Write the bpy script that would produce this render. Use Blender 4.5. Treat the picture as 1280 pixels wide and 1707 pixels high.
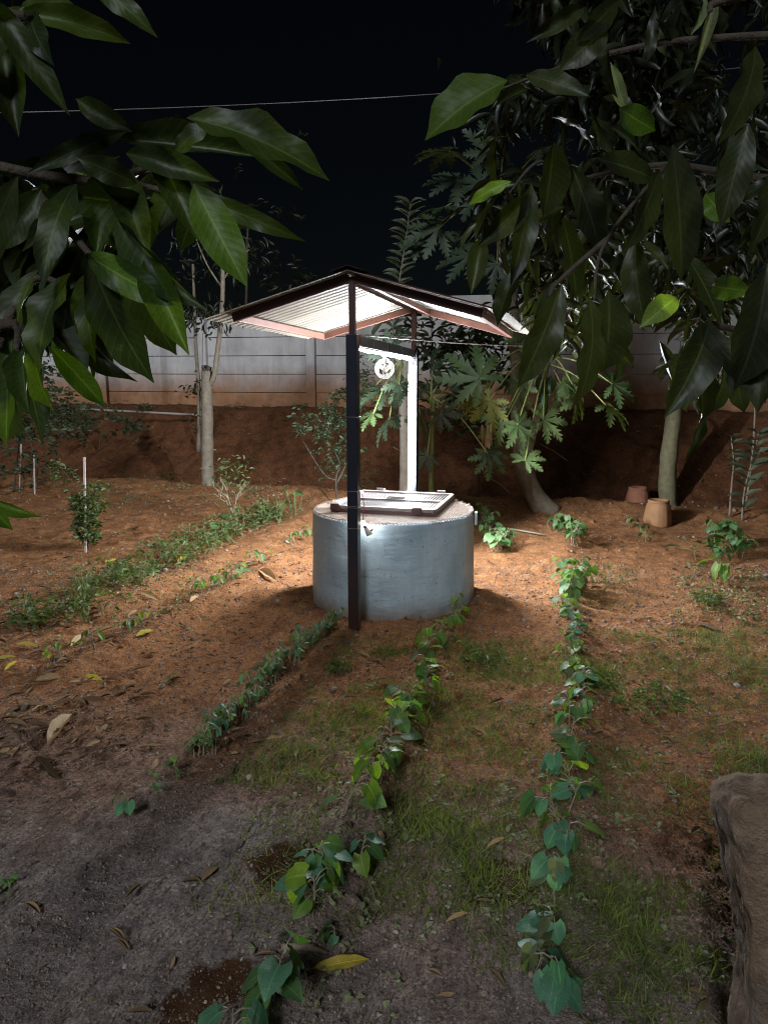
import bpy, math, random
import numpy as np
from mathutils import Vector, Matrix

for o in list(bpy.data.objects):
    bpy.data.objects.remove(o, do_unlink=True)
SC = bpy.context.scene
COL = SC.collection
R = math.radians
random.seed(7)
NPR = np.random.RandomState(11)

# ------------------------------------------------------------------ camera, sky, sun, exposure
CAM_H, PITCH, FPX = 1.83, R(10.5), 1283.0
cam_d = bpy.data.cameras.new('camera')
cam_d.sensor_fit = 'VERTICAL'
cam_d.sensor_height = 24.0
cam_d.lens = 24.0 * FPX / 1707.0
cam_d.clip_start, cam_d.clip_end = 0.05, 600
cam = bpy.data.objects.new('camera', cam_d)
cam.location = (0, 0, CAM_H)
cam.rotation_euler = (R(90) - PITCH, 0, 0)
COL.objects.link(cam)
SC.camera = cam

SUN_EL, SUN_AZ = R(34), R(196)          # dim moon-like light from behind the camera, to its left
world = bpy.data.worlds.new('World')
SC.world = world
world.use_nodes = True
wn = world.node_tree.nodes
sky = wn.new('ShaderNodeTexSky')
sky.sky_type = 'NISHITA'
sky.sun_disc = False
sky.sun_elevation = SUN_EL
sky.sun_rotation = SUN_AZ
wn['Background'].inputs['Strength'].default_value = 0.0004
world.node_tree.links.new(sky.outputs[0], wn['Background'].inputs['Color'])

sun_d = bpy.data.lights.new('sun', 'SUN')
sun_d.energy = 1.1
sun_d.angle = R(14)
sun_d.color = (0.88, 0.94, 1.0)
sun = bpy.data.objects.new('sun', sun_d)
sdir = Vector((math.sin(SUN_AZ) * math.cos(SUN_EL), math.cos(SUN_AZ) * math.cos(SUN_EL), math.sin(SUN_EL)))
sun.rotation_euler = sdir.to_track_quat('Z', 'Y').to_euler()
sun.location = (-3, -6, 9)
COL.objects.link(sun)

SC.view_settings.view_transform = 'Standard'
SC.view_settings.look = 'None'
SC.view_settings.gamma = 1
SC.view_settings.exposure = 0.55
SC.view_settings.use_curve_mapping = False
SC.render.engine = 'CYCLES'
SC.cycles.use_denoising = True
SC.cycles.filter_width = 1.1
SC.cycles.max_bounces = 7
SC.cycles.transparent_max_bounces = 6
SC.cycles.sample_clamp_indirect = 3.0
SC.cycles.caustics_reflective = False
SC.cycles.caustics_refractive = False

LED_STRENGTH = 1390.0
LED_BEAM_STRENGTH = 190.0
LAMP_STRENGTH = 150.0

# ------------------------------------------------------------------ layout helpers
CP, SP = math.cos(PITCH), math.sin(PITCH)
def ray(px, py):
    a, b = (px - 640) / FPX, (py - 853.5) / FPX
    return Vector((a, CP - b * SP, -SP - b * CP))
def at(px, py, Y):
    d = ray(px, py)
    return Vector((0, 0, CAM_H)) + d * (Y / d.y)

TAB = NPR.rand(256, 256)
def vn(x, y, s, off=0.0):
    x = np.asarray(x, float) / s + off * 17.13 + 500
    y = np.asarray(y, float) / s + off * 9.71 + 500
    xi, yi = np.floor(x).astype(int), np.floor(y).astype(int)
    fx, fy = x - xi, y - yi
    fx, fy = fx * fx * (3 - 2 * fx), fy * fy * (3 - 2 * fy)
    a, b = TAB[xi & 255, yi & 255], TAB[(xi + 1) & 255, yi & 255]
    c, d = TAB[xi & 255, (yi + 1) & 255], TAB[(xi + 1) & 255, (yi + 1) & 255]
    return (a + (b - a) * fx) * (1 - fy) + (c + (d - c) * fx) * fy - 0.5
def sstep(a, b, v):
    t = np.clip((v - a) / (b - a), 0, 1)
    return t * t * (3 - 2 * t)
def wall_y(x): return 13.0 - 0.238 * x
def hs(x, y):                                            # the smooth lie of the land
    x, y = np.asarray(x, float), np.asarray(y, float)
    d = wall_y(np.clip(x, -9, 9)) - y                     # metres in front of the wall
    z = 0.06 * np.clip(y - 7.5, 0, 3.2)
    z = z + 0.09 * np.exp(-((d - 3.0) / 0.35) ** 2)
    z = z - 0.16 * np.exp(-((d - 2.25) / 0.28) ** 2)
    z = z + (1.20 - 0.19) * sstep(2.3, 0.25, d)
    return z
BEDS = []
def hfull(x, y):
    x, y = np.asarray(x, float), np.asarray(y, float)
    z = hs(x, y)
    near = np.clip(1.5 - np.abs(y) / 40, 0.2, 1)
    z = z + 0.055 * vn(x, y, 1.3, 1) + 0.045 * vn(x, y, 0.5, 2) + 0.022 * vn(x, y, 0.19, 3) * near
    c = vn(x, y, 0.085, 4)
    z = z + 0.020 * np.clip(c, -0.1, 1) + 0.016 * vn(x, y, 0.042, 5) + 0.07 * np.clip(vn(x, y, 0.11, 8) - 0.18, 0, 1)
    bank = np.exp(-((wall_y(np.clip(x, -9, 9)) - y - 1.3) / 0.8) ** 2)
    z = z + bank * (0.22 * vn(x, y, 0.45, 6) + 0.12 * vn(x, y, 0.16, 7))
    for (ax, ay, bx, by, w, hh) in BEDS:
        vx, vy = bx - ax, by - ay
        t = np.clip(((x - ax) * vx + (y - ay) * vy) / (vx * vx + vy * vy), 0, 1)
        dd = (x - ax - t * vx) ** 2 + (y - ay - t * vy) ** 2
        z = z + hh * np.exp(-dd / (w * w))
    return z
def G(px, py):
    d = ray(px, py)
    lo, hi = 0.8, 14.0
    for _ in range(30):
        m = (lo + hi) / 2
        p = d * (m / d.y)
        if CAM_H + p.z < float(hs(p.x, m)): hi = m
        else: lo = m
    p = d * (lo / d.y)
    return Vector((p.x, lo, float(hfull(p.x, lo))))
def snap(p, dz=0.0): return Vector((p[0], p[1], float(hfull(p[0], p[1])) + dz))

def bed(p, q, w, h):
    a, b = G(*p), G(*q)
    BEDS.append((a.x, a.y, b.x, b.y, w, h))
bed((570, 1040), (250, 1330), 0.10, 0.035)
bed((765, 1045), (430, 1660), 0.12, 0.04)
bed((945, 900), (930, 1620), 0.12, 0.04)
bed((520, 868), (20, 1060), 0.28, 0.06)
bed((480, 935), (90, 1130), 0.14, 0.05)
BEDS += [(*G(490, 1000).xy, *G(300, 1090).xy, 0.35, -0.04), (*G(485, 1465).xy, *G(500, 1455).xy, 0.10, -0.07), (*G(395, 1640).xy, *G(330, 1690).xy, 0.10, -0.06)]

# ------------------------------------------------------------------ materials
def new_mat(name):
    m = bpy.data.materials.new(name)
    m.use_nodes = True
    nt = m.node_tree
    return m, nt, nt.nodes['Principled BSDF']
def N(nt, t, **kw):
    n = nt.nodes.new(t)
    for k, v in kw.items():
        if k in n.inputs: n.inputs[k].default_value = v
        else: setattr(n, k, v)
    return n
def noise(nt, vec, scale, detail=5, rough=0.6):
    n = N(nt, 'ShaderNodeTexNoise')
    n.inputs['Scale'].default_value = scale
    n.inputs['Detail'].default_value = detail
    n.inputs['Roughness'].default_value = rough
    nt.links.new(vec, n.inputs['Vector'])
    return n.outputs['Fac']
def ramp(nt, fac, stops):
    r = N(nt, 'ShaderNodeValToRGB')
    el = r.color_ramp.elements
    while len(el) > 1: el.remove(el[0])
    el[0].position, el[0].color = stops[0][0], (*stops[0][1], 1) if len(stops[0][1]) == 3 else stops[0][1]
    for p, c in stops[1:]:
        e = el.new(p); e.color = (*c, 1)
    nt.links.new(fac, r.inputs['Fac'])
    return r.outputs['Color']
def mixc(nt, fac, a, b, mode='MIX'):
    m = N(nt, 'ShaderNodeMix', data_type='RGBA', blend_type=mode)
    if isinstance(fac, float): m.inputs[0].default_value = fac
    else: nt.links.new(fac, m.inputs[0])
    for i, v in ((6, a), (7, b)):
        if isinstance(v, tuple): m.inputs[i].default_value = (*v, 1)
        else: nt.links.new(v, m.inputs[i])
    return m.outputs[2]
def mth(nt, op, a, b=0.0, clamp=False):
    m = N(nt, 'ShaderNodeMath', operation=op, use_clamp=clamp)
    for i, v in ((0, a), (1, b)):
        if isinstance(v, (int, float)): m.inputs[i].default_value = v
        else: nt.links.new(v, m.inputs[i])
    return m.outputs[0]
def bump(nt, bs, h, strength, dist):
    b = N(nt, 'ShaderNodeBump')
    b.inputs['Strength'].default_value = strength
    b.inputs['Distance'].default_value = dist
    nt.links.new(h, b.inputs['Height'])
    nt.links.new(b.outputs[0], bs.inputs['Normal'])
def objco(nt): return N(nt, 'ShaderNodeTexCoord').outputs['Object']
def geopos(nt): return N(nt, 'ShaderNodeNewGeometry').outputs['Position']

def simple(name, c1, c2, scale=20, rough=0.6, bstr=0.3, bdist=0.004, metal=0.0, r2=None):
    m, nt, bs = new_mat(name)
    v = objco(nt)
    f = noise(nt, v, scale, 6, 0.65)
    nt.links.new(ramp(nt, f, [(0.3, c1), (0.7, c2)]), bs.inputs['Base Color'])
    f2 = noise(nt, v, scale * 5, 4, 0.6)
    bs.inputs['Roughness'].default_value = rough
    if r2 is not None:
        nt.links.new(mth(nt, 'ADD', mth(nt, 'MULTIPLY', f, r2 - rough), rough), bs.inputs['Roughness'])
    bs.inputs['Metallic'].default_value = metal
    bump(nt, bs, f2, bstr, bdist)
    return m

def soil_mat():
    m, nt, bs = new_mat('red_soil')
    P = geopos(nt)
    big = noise(nt, P, 0.8, 4)
    mid = noise(nt, P, 7, 6, 0.7)
    fine = noise(nt, P, 90, 4, 0.7)
    red = ramp(nt, mid, [(0.28, (0.17, 0.074, 0.031)), (0.5, (0.36, 0.162, 0.068)), (0.75, (0.50, 0.250, 0.112))])
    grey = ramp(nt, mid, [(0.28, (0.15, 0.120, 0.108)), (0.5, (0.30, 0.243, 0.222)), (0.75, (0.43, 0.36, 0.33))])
    sep = N(nt, 'ShaderNodeSeparateXYZ'); nt.links.new(P, sep.inputs[0])
    # cool near light put into the colour: greyer grit here, red soil farther out
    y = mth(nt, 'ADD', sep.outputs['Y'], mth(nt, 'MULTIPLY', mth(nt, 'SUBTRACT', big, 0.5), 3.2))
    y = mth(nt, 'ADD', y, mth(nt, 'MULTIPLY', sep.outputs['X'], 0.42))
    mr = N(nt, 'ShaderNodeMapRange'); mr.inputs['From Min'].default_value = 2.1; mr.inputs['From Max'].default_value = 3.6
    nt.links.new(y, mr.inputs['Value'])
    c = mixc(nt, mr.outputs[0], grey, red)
    c = mixc(nt, 1.0, c, ramp(nt, fine, [(0.25, (0.35, 0.35, 0.35)), (0.55, (1.0, 1.0, 1.0)), (0.75, (1.9, 1.85, 1.8))]), 'MULTIPLY')
    c = mixc(nt, 1.0, c, ramp(nt, noise(nt, P, 33, 5, 0.75), [(0.30, (0.55, 0.53, 0.52)), (0.5, (1, 1, 1)), (0.72, (1.30, 1.28, 1.25))]), 'MULTIPLY')
    # the cut face of the bank below the wall is coloured darker
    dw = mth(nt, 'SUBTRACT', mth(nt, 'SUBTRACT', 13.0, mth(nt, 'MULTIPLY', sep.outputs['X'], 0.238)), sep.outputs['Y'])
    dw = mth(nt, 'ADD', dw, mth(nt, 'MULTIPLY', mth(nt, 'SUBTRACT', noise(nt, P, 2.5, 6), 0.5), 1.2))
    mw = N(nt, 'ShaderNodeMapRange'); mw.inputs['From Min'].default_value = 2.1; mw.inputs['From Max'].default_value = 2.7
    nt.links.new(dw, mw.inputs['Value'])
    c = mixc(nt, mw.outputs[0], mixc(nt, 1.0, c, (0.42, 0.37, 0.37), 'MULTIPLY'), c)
    # ragged darker patches
    for q, rad in ((G(485, 1462), 0.17), (G(385, 1640), 0.13), (G(300, 1695), 0.09), (G(840, 1480), 0.15)):
        dv = N(nt, 'ShaderNodeVectorMath', operation='DISTANCE'); nt.links.new(P, dv.inputs[0]); dv.inputs[1].default_value = q
        dd = mth(nt, 'ADD', dv.outputs['Value'], mth(nt, 'MULTIPLY', mth(nt, 'SUBTRACT', noise(nt, P, 9, 4), 0.5), 0.22))
        mk = N(nt, 'ShaderNodeMapRange'); mk.inputs['From Min'].default_value = rad * 0.8; mk.inputs['From Max'].default_value = rad
        nt.links.new(dd, mk.inputs['Value'])
        c = mixc(nt, mk.outputs[0], mixc(nt, 1.0, red, (0.27, 0.27, 0.27), 'MULTIPLY'), c)
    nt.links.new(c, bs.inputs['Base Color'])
    bs.inputs['Roughness'].default_value = 0.95
    bs.inputs['Specular IOR Level'].default_value = 0.2
    h = mth(nt, 'ADD', mth(nt, 'MULTIPLY', noise(nt, P, 38, 6, 0.75), 1.0), mth(nt, 'MULTIPLY', fine, 0.35))
    bump(nt, bs, h, 1.0, 0.030)
    return m

def wall_mat():
    m, nt, bs = new_mat('precast_concrete')
    P = geopos(nt)
    sep = N(nt, 'ShaderNodeSeparateXYZ'); nt.links.new(P, sep.inputs[0])
    f = noise(nt, P, 2.2, 6, 0.65)
    c = ramp(nt, f, [(0.25, (0.36, 0.35, 0.355)), (0.5, (0.50, 0.485, 0.485)), (0.75, (0.60, 0.58, 0.575))])
    vv = N(nt, 'ShaderNodeVectorMath', operation='MULTIPLY'); vv.inputs[1].default_value = (3.5, 3.5, 0.35); nt.links.new(P, vv.inputs[0])
    st = ramp(nt, noise(nt, vv.outputs[0], 1.6, 5, 0.7), [(0.35, (0.62, 0.60, 0.58)), (0.62, (1, 1, 1))])
    c = mixc(nt, 0.6, c, st, 'MULTIPLY')
    z = mth(nt, 'ADD', sep.outputs['Z'], mth(nt, 'MULTIPLY', mth(nt, 'SUBTRACT', noise(nt, P, 1.1, 5), 0.5), 0.55))
    mr = N(nt, 'ShaderNodeMapRange'); mr.inputs['From Min'].default_value = 1.44; mr.inputs['From Max'].default_value = 1.92
    nt.links.new(z, mr.inputs['Value'])
    mud = ramp(nt, noise(nt, P, 6, 4), [(0.3, (0.22, 0.105, 0.050)), (0.7, (0.36, 0.185, 0.095))])
    c = mixc(nt, mr.outputs[0], mud, c)
    nt.links.new(c, bs.inputs['Base Color'])
    bs.inputs['Roughness'].default_value = 0.9
    bump(nt, bs, noise(nt, P, 30, 6, 0.7), 0.4, 0.008)
    return m

def leaf_mat(name, dark, light, trans=0.35, rough=0.42, attr=False, veins=True, tcol=None, spec=0.5):
    m, nt, bs = new_mat(name)
    if attr:
        a = N(nt, 'ShaderNodeAttribute'); a.attribute_name = 'rnd'; rnd = a.outputs['Fac']
    else:
        rnd = N(nt, 'ShaderNodeObjectInfo').outputs['Random']
    tc = N(nt, 'ShaderNodeTexCoord')
    c = ramp(nt, rnd, [(0.0, dark), (0.6, tuple((a + b) / 2 for a, b in zip(dark, light))), (1.0, light)])
    nz = noise(nt, tc.outputs['Object'], 14, 4, 0.6)
    c = mixc(nt, 1.0, c, ramp(nt, nz, [(0.3, (0.72, 0.74, 0.68)), (0.7, (1.18, 1.14, 1.1))]), 'MULTIPLY')
    if veins:
        uv = N(nt, 'ShaderNodeUVMap')
        s = N(nt, 'ShaderNodeSeparateXYZ'); nt.links.new(uv.outputs[0], s.inputs[0])
        ax = mth(nt, 'ABSOLUTE', mth(nt, 'SUBTRACT', s.outputs['X'], 0.5))
        mid = mth(nt, 'LESS_THAN', ax, 0.028)
        w = mth(nt, 'SINE', mth(nt, 'MULTIPLY', mth(nt, 'SUBTRACT', s.outputs['Y'], mth(nt, 'MULTIPLY', ax, 0.35)), 75.0))
        side = mth(nt, 'MULTIPLY', mth(nt, 'GREATER_THAN', w, 0.93), 0.16)
        vm = mth(nt, 'MAXIMUM', mth(nt, 'MULTIPLY', mid, 0.35), side)
        c = mixc(nt, vm, c, tuple(min(1, v * 2.0 + 0.02) for v in light))
        oi = N(nt, 'ShaderNodeVectorMath', operation='ADD'); nt.links.new(tc.outputs['Object'], oi.inputs[0])
        nt.links.new(mth(nt, 'MULTIPLY', rnd, 37.0), oi.inputs[1])
        sp_ = ramp(nt, noise(nt, oi.outputs[0], 9, 3, 0.7), [(0.66, (0, 0, 0)), (0.70, (1, 1, 1))])
        c = mixc(nt, mth(nt, 'MULTIPLY', sp_, 0.7), c, tuple(q * f + 0.01 for q, f in zip(light, (1.5, 0.9, 0.8))))
        bump(nt, bs, w, 0.035, 0.004)
    nt.links.new(c, bs.inputs['Base Color'])
    bs.inputs['Roughness'].default_value = rough
    bs.inputs['Specular IOR Level'].default_value = spec
    if trans > 0:
        t = N(nt, 'ShaderNodeBsdfTranslucent')
        nt.links.new(mixc(nt, 1.0, c, tcol or (1.9, 1.9, 0.5), 'MULTIPLY'), t.inputs['Color'])
        mx = N(nt, 'ShaderNodeMixShader'); mx.inputs[0].default_value = trans
        nt.links.new(bs.outputs[0], mx.inputs[1]); nt.links.new(t.outputs[0], mx.inputs[2])
        nt.links.new(mx.outputs[0], nt.nodes['Material Output'].inputs['Surface'])
    return m

def emit_mat(name, col, s):
    m, nt, bs = new_mat(name)
    bs.inputs['Base Color'].default_value = (0.9, 0.9, 0.9, 1)
    bs.inputs['Emission Color'].default_value = (*col, 1)
    bs.inputs['Emission Strength'].default_value = s
    return m

def well_mat():
    m, nt, bs = new_mat('blue_painted_plaster')
    P = geopos(nt)
    f = noise(nt, P, 3.0, 6, 0.6)
    c = ramp(nt, f, [(0.3, (0.40, 0.54, 0.65)), (0.5, (0.50, 0.64, 0.73)), (0.7, (0.58, 0.69, 0.77))])
    vv = N(nt, 'ShaderNodeVectorMath', operation='MULTIPLY'); vv.inputs[1].default_value = (6, 6, 0.6); nt.links.new(P, vv.inputs[0])
    c = mixc(nt, 0.5, c, ramp(nt, noise(nt, vv.outputs[0], 2, 5), [(0.35, (0.72, 0.74, 0.76)), (0.6, (1, 1, 1))]), 'MULTIPLY')
    sep = N(nt, 'ShaderNodeSeparateXYZ'); nt.links.new(P, sep.inputs[0])
    z = mth(nt, 'ADD', sep.outputs['Z'], mth(nt, 'MULTIPLY', mth(nt, 'SUBTRACT', noise(nt, P, 8, 4), 0.5), 0.14))
    mr = N(nt, 'ShaderNodeMapRange'); mr.inputs['From Min'].default_value = -0.01; mr.inputs['From Max'].default_value = 0.15
    nt.links.new(z, mr.inputs['Value'])
    c = mixc(nt, mr.outputs[0], (0.27, 0.19, 0.13), c)
    pit = ramp(nt, noise(nt, P, 42, 2), [(0.66, (1, 1, 1)), (0.72, (0.35, 0.35, 0.37))])
    c = mixc(nt, 0.8, c, pit, 'MULTIPLY')
    nt.links.new(c, bs.inputs['Base Color'])
    bs.inputs['Roughness'].default_value = 0.5
    vz = N(nt, 'ShaderNodeVectorMath', operation='MULTIPLY'); vz.inputs[1].default_value = (1, 1, 2.6); nt.links.new(P, vz.inputs[0])
    wv = ramp(nt, noise(nt, vz.outputs[0], 3.2, 5, 0.55), [(0.42, (0, 0, 0)), (0.55, (1, 1, 1))])
    h = mth(nt, 'ADD', mth(nt, 'MULTIPLY', wv, 1.0), mth(nt, 'MULTIPLY', noise(nt, P, 26, 5), 0.5))
    bump(nt, bs, h, 0.28, 0.010)
    return m

def steel_mat(name, c, rough=0.35, rust=None):
    m, nt, bs = new_mat(name)
    v = geopos(nt)
    f = noise(nt, v, 6, 6, 0.7)
    col = ramp(nt, f, [(0.3, tuple(0.75 * q for q in c)), (0.7, tuple(1.2 * q for q in c))])
    if rust:
        sep = N(nt, 'ShaderNodeSeparateXYZ'); nt.links.new(v, sep.inputs[0])
        z = mth(nt, 'ADD', sep.outputs['Z'], mth(nt, 'MULTIPLY', mth(nt, 'SUBTRACT', noise(nt, v, 9, 6, 0.75), 0.5), 0.7))
        mr = N(nt, 'ShaderNodeMapRange'); mr.inputs['From Min'].default_value = 0.1; mr.inputs['From Max'].default_value = 0.75
        nt.links.new(z, mr.inputs['Value'])
        col = mixc(nt, mr.outputs[0], rust, col)
    nt.links.new(col, bs.inputs['Base Color'])
    bs.inputs['Roughness'].default_value = rough
    bump(nt, bs, noise(nt, v, 60, 4), 0.15, 0.002)
    return m

M = dict(
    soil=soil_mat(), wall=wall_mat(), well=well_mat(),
    navy=steel_mat('dark_painted_steel', (0.030, 0.033, 0.052), 0.30, rust=(0.055, 0.030, 0.022)),
    maroon=steel_mat('maroon_painted_steel', (0.060, 0.022, 0.018), 0.5),
    primer=steel_mat('red_oxide_steel', (0.120, 0.045, 0.030), 0.6),
    cream=simple('cream_roof_sheet', (0.155, 0.142, 0.115), (0.195, 0.178, 0.146), 4, 0.5),
    rooftop=simple('red_roof_sheet', (0.05, 0.015, 0.012), (0.08, 0.025, 0.02), 4, 0.5),
    led=emit_mat('led_diffuser', (0.90, 0.95, 1.0), LED_STRENGTH),
    ledb=emit_mat('led_diffuser_beam', (0.95, 0.96, 1.0), LED_BEAM_STRENGTH),
    lamp=emit_mat('lit_lamp_glass', (1.0, 0.97, 0.92), LAMP_STRENGTH),
    alu=simple('aluminium', (0.5, 0.5, 0.5), (0.65, 0.65, 0.65), 30, 0.4, 0.1, 0.002, 0.8),
    galv=simple('galvanised_bars', (0.10, 0.088, 0.085), (0.16, 0.145, 0.14), 25, 0.45, 0.3, 0.003, 0.35),
    hatchp=simple('pinkish_painted_frame', (0.15, 0.122, 0.112), (0.22, 0.182, 0.168), 20, 0.5),
    mesh=simple('rusty_wire_mesh', (0.20, 0.14, 0.105), (0.34, 0.27, 0.22), 40, 0.7),
    matt=simple('matt_black_paint', (0.0035, 0.0036, 0.004), (0.006, 0.006, 0.007), 20, 0.9, 0.2),
    lampbody=simple('cream_plastic', (0.58, 0.53, 0.42), (0.66, 0.61, 0.5), 10, 0.4),
    ledge=simple('dusty_cement', (0.24, 0.19, 0.155), (0.36, 0.30, 0.25), 14, 0.9, 0.6, 0.006),
    wheel=simple('pale_pulley_metal', (0.055, 0.050, 0.038), (0.085, 0.080, 0.062), 20, 0.45),
    dark=simple('black_rubber', (0.012, 0.012, 0.012), (0.03, 0.03, 0.03), 20, 0.6),
    red=simple('red_wire', (0.45, 0.03, 0.03), (0.5, 0.05, 0.05), 20, 0.5),
    wire=simple('pale_wire', (0.22, 0.21, 0.20), (0.3, 0.29, 0.27), 20, 0.5),
    pvc=simple('white_plastic_pipe', (0.26, 0.22, 0.20), (0.36, 0.32, 0.30), 10, 0.5),
    stake=simple('whitewashed_stake', (0.36, 0.30, 0.28), (0.54, 0.46, 0.43), 14, 0.7),
    rope=simple('pale_rope', (0.55, 0.5, 0.42), (0.7, 0.66, 0.58), 50, 0.8),
    terra=simple('terracotta', (0.26, 0.10, 0.055), (0.40, 0.17, 0.10), 12, 0.8),
    terra2=simple('dusty_terracotta', (0.24, 0.12, 0.055), (0.34, 0.18, 0.085), 9, 0.85),
    bark=simple('pale_bark', (0.14, 0.115, 0.085), (0.27, 0.23, 0.17), 16, 0.85, 0.7, 0.012),
    barkg=simple('greenish_bark', (0.12, 0.105, 0.055), (0.22, 0.20, 0.11), 14, 0.85, 0.6, 0.01),
    barkw=simple('whitish_bark', (0.34, 0.31, 0.27), (0.50, 0.47, 0.42), 14, 0.85, 0.5, 0.008),
    barkd=simple('brown_bark', (0.05, 0.037, 0.026), (0.10, 0.08, 0.058), 22, 0.9, 0.8, 0.012),
    gstem=simple('green_stem', (0.10, 0.14, 0.04), (0.17, 0.22, 0.07), 40, 0.6),
    pstem=simple('pale_stem', (0.22, 0.20, 0.13), (0.33, 0.30, 0.21), 40, 0.6),
    petiole=simple('yellow_green_petiole', (0.19, 0.22, 0.06), (0.28, 0.30, 0.10), 20, 0.5),
    twig=simple('dry_twig', (0.17, 0.13, 0.09), (0.30, 0.24, 0.17), 40, 0.8),
    fruit=simple('green_papaya_skin', (0.018, 0.045, 0.016), (0.03, 0.07, 0.022), 12, 0.4, 0.2),
    stone=simple('weathered_masonry', (0.075, 0.055, 0.042), (0.22, 0.18, 0.15), 5, 0.95, 1.0, 0.03),
    pebble=simple('grit', (0.10, 0.075, 0.06), (0.36, 0.30, 0.25), 3, 0.9),
    mango=leaf_mat('mango_leaf', (0.014, 0.026, 0.007), (0.036, 0.058, 0.013), 0.30, 0.46, spec=0.35),
    mangoy=leaf_mat('lit_mango_leaf', (0.034, 0.070, 0.010), (0.060, 0.105, 0.016), 0.45, 0.46, spec=0.35),  # mango leaf colour lightened as if lit through from behind
    mangom=leaf_mat('mid_mango_leaf', (0.030, 0.052, 0.012), (0.034, 0.058, 0.014), 0.3, 0.5, spec=0.3),
    mangod=leaf_mat('shaded_mango_leaf', (0.011, 0.016, 0.007), (0.025, 0.034, 0.013), 0.22, 0.45, spec=0.35),  # mango leaf darkened for shade in the right canopy and inner branches
    mangos=leaf_mat('mango_crown', (0.011, 0.016, 0.008), (0.029, 0.037, 0.017), 0.22, 0.40, attr=True),
    papaya=leaf_mat('papaya_leaf', (0.085, 0.145, 0.055), (0.150, 0.220, 0.085), 0.30, 0.55, veins=False),  # leaf colour raised to carry the strip light falling on it
    papayad=leaf_mat('shaded_papaya_leaf', (0.032, 0.058, 0.034), (0.065, 0.100, 0.055), 0.22, 0.55, veins=False),  # same leaf, shade put into the colour for the dimmer crowns
    papayay=leaf_mat('yellowing_papaya_leaf', (0.16, 0.19, 0.045), (0.24, 0.26, 0.06), 0.35, 0.55, veins=False),
    dry=leaf_mat('withered_leaf', (0.26, 0.18, 0.10), (0.40, 0.29, 0.17), 0.2, 0.8, veins=False, tcol=(1.2, 1.0, 0.7)),
    bean=leaf_mat('bean_leaf', (0.065, 0.150, 0.055), (0.120, 0.230, 0.080), 0.35, 0.55),
    beant=leaf_mat('cool_lit_bean_leaf', (0.065, 0.190, 0.120), (0.105, 0.250, 0.150), 0.30, 0.55),  # bean leaf with the cool foreground light tinted into its colour
    beany=leaf_mat('young_bean_leaf', (0.130, 0.240, 0.040), (0.200, 0.300, 0.055), 0.45, 0.5),
    beanp=leaf_mat('pale_leaf_underside', (0.11, 0.15, 0.075), (0.17, 0.20, 0.11), 0.35, 0.75, spec=0.25),
    weed=leaf_mat('weed_leaf', (0.060, 0.100, 0.030), (0.150, 0.190, 0.070), 0.30, 0.6, attr=True, veins=False),
    shrub=leaf_mat('shrub_leaf', (0.030, 0.052, 0.026), (0.085, 0.110, 0.055), 0.25, 0.5, attr=True, veins=False),
    weedg=leaf_mat('light_weed_leaf', (0.085, 0.130, 0.040), (0.150, 0.200, 0.070), 0.3, 0.6),
    oval=leaf_mat('oval_leaf', (0.050, 0.070, 0.040), (0.095, 0.115, 0.065), 0.25, 0.5),
    grass=leaf_mat('grass_blade', (0.075, 0.120, 0.025), (0.190, 0.215, 0.080), 0.35, 0.7, attr=True, veins=False),
    clover=leaf_mat('pale_weed_leaf', (0.16, 0.20, 0.10), (0.30, 0.33, 0.19), 0.30, 0.7, attr=True, veins=False),
    fallen_y=leaf_mat('yellow_fallen_leaf', (0.38, 0.29, 0.035), (0.55, 0.45, 0.06), 0.15, 0.6, tcol=(1.1, 1.0, 0.5)),
    fallen_t=leaf_mat('tan_fallen_leaf', (0.33, 0.21, 0.10), (0.48, 0.34, 0.19), 0.15, 0.7, tcol=(1.1, 0.9, 0.6)),
    fallen_b=leaf_mat('brown_fallen_leaf', (0.09, 0.052, 0.028), (0.24, 0.150, 0.085), 0.1, 0.8, tcol=(1.1, 0.9, 0.6)),
    litter=leaf_mat('leaf_litter', (0.11, 0.065, 0.035), (0.36, 0.24, 0.13), 0.1, 0.85, attr=True, veins=False, tcol=(1, 0.9, 0.7)),
)

M['matt'].node_tree.nodes['Principled BSDF'].inputs['Specular IOR Level'].default_value = 0.05
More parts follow.
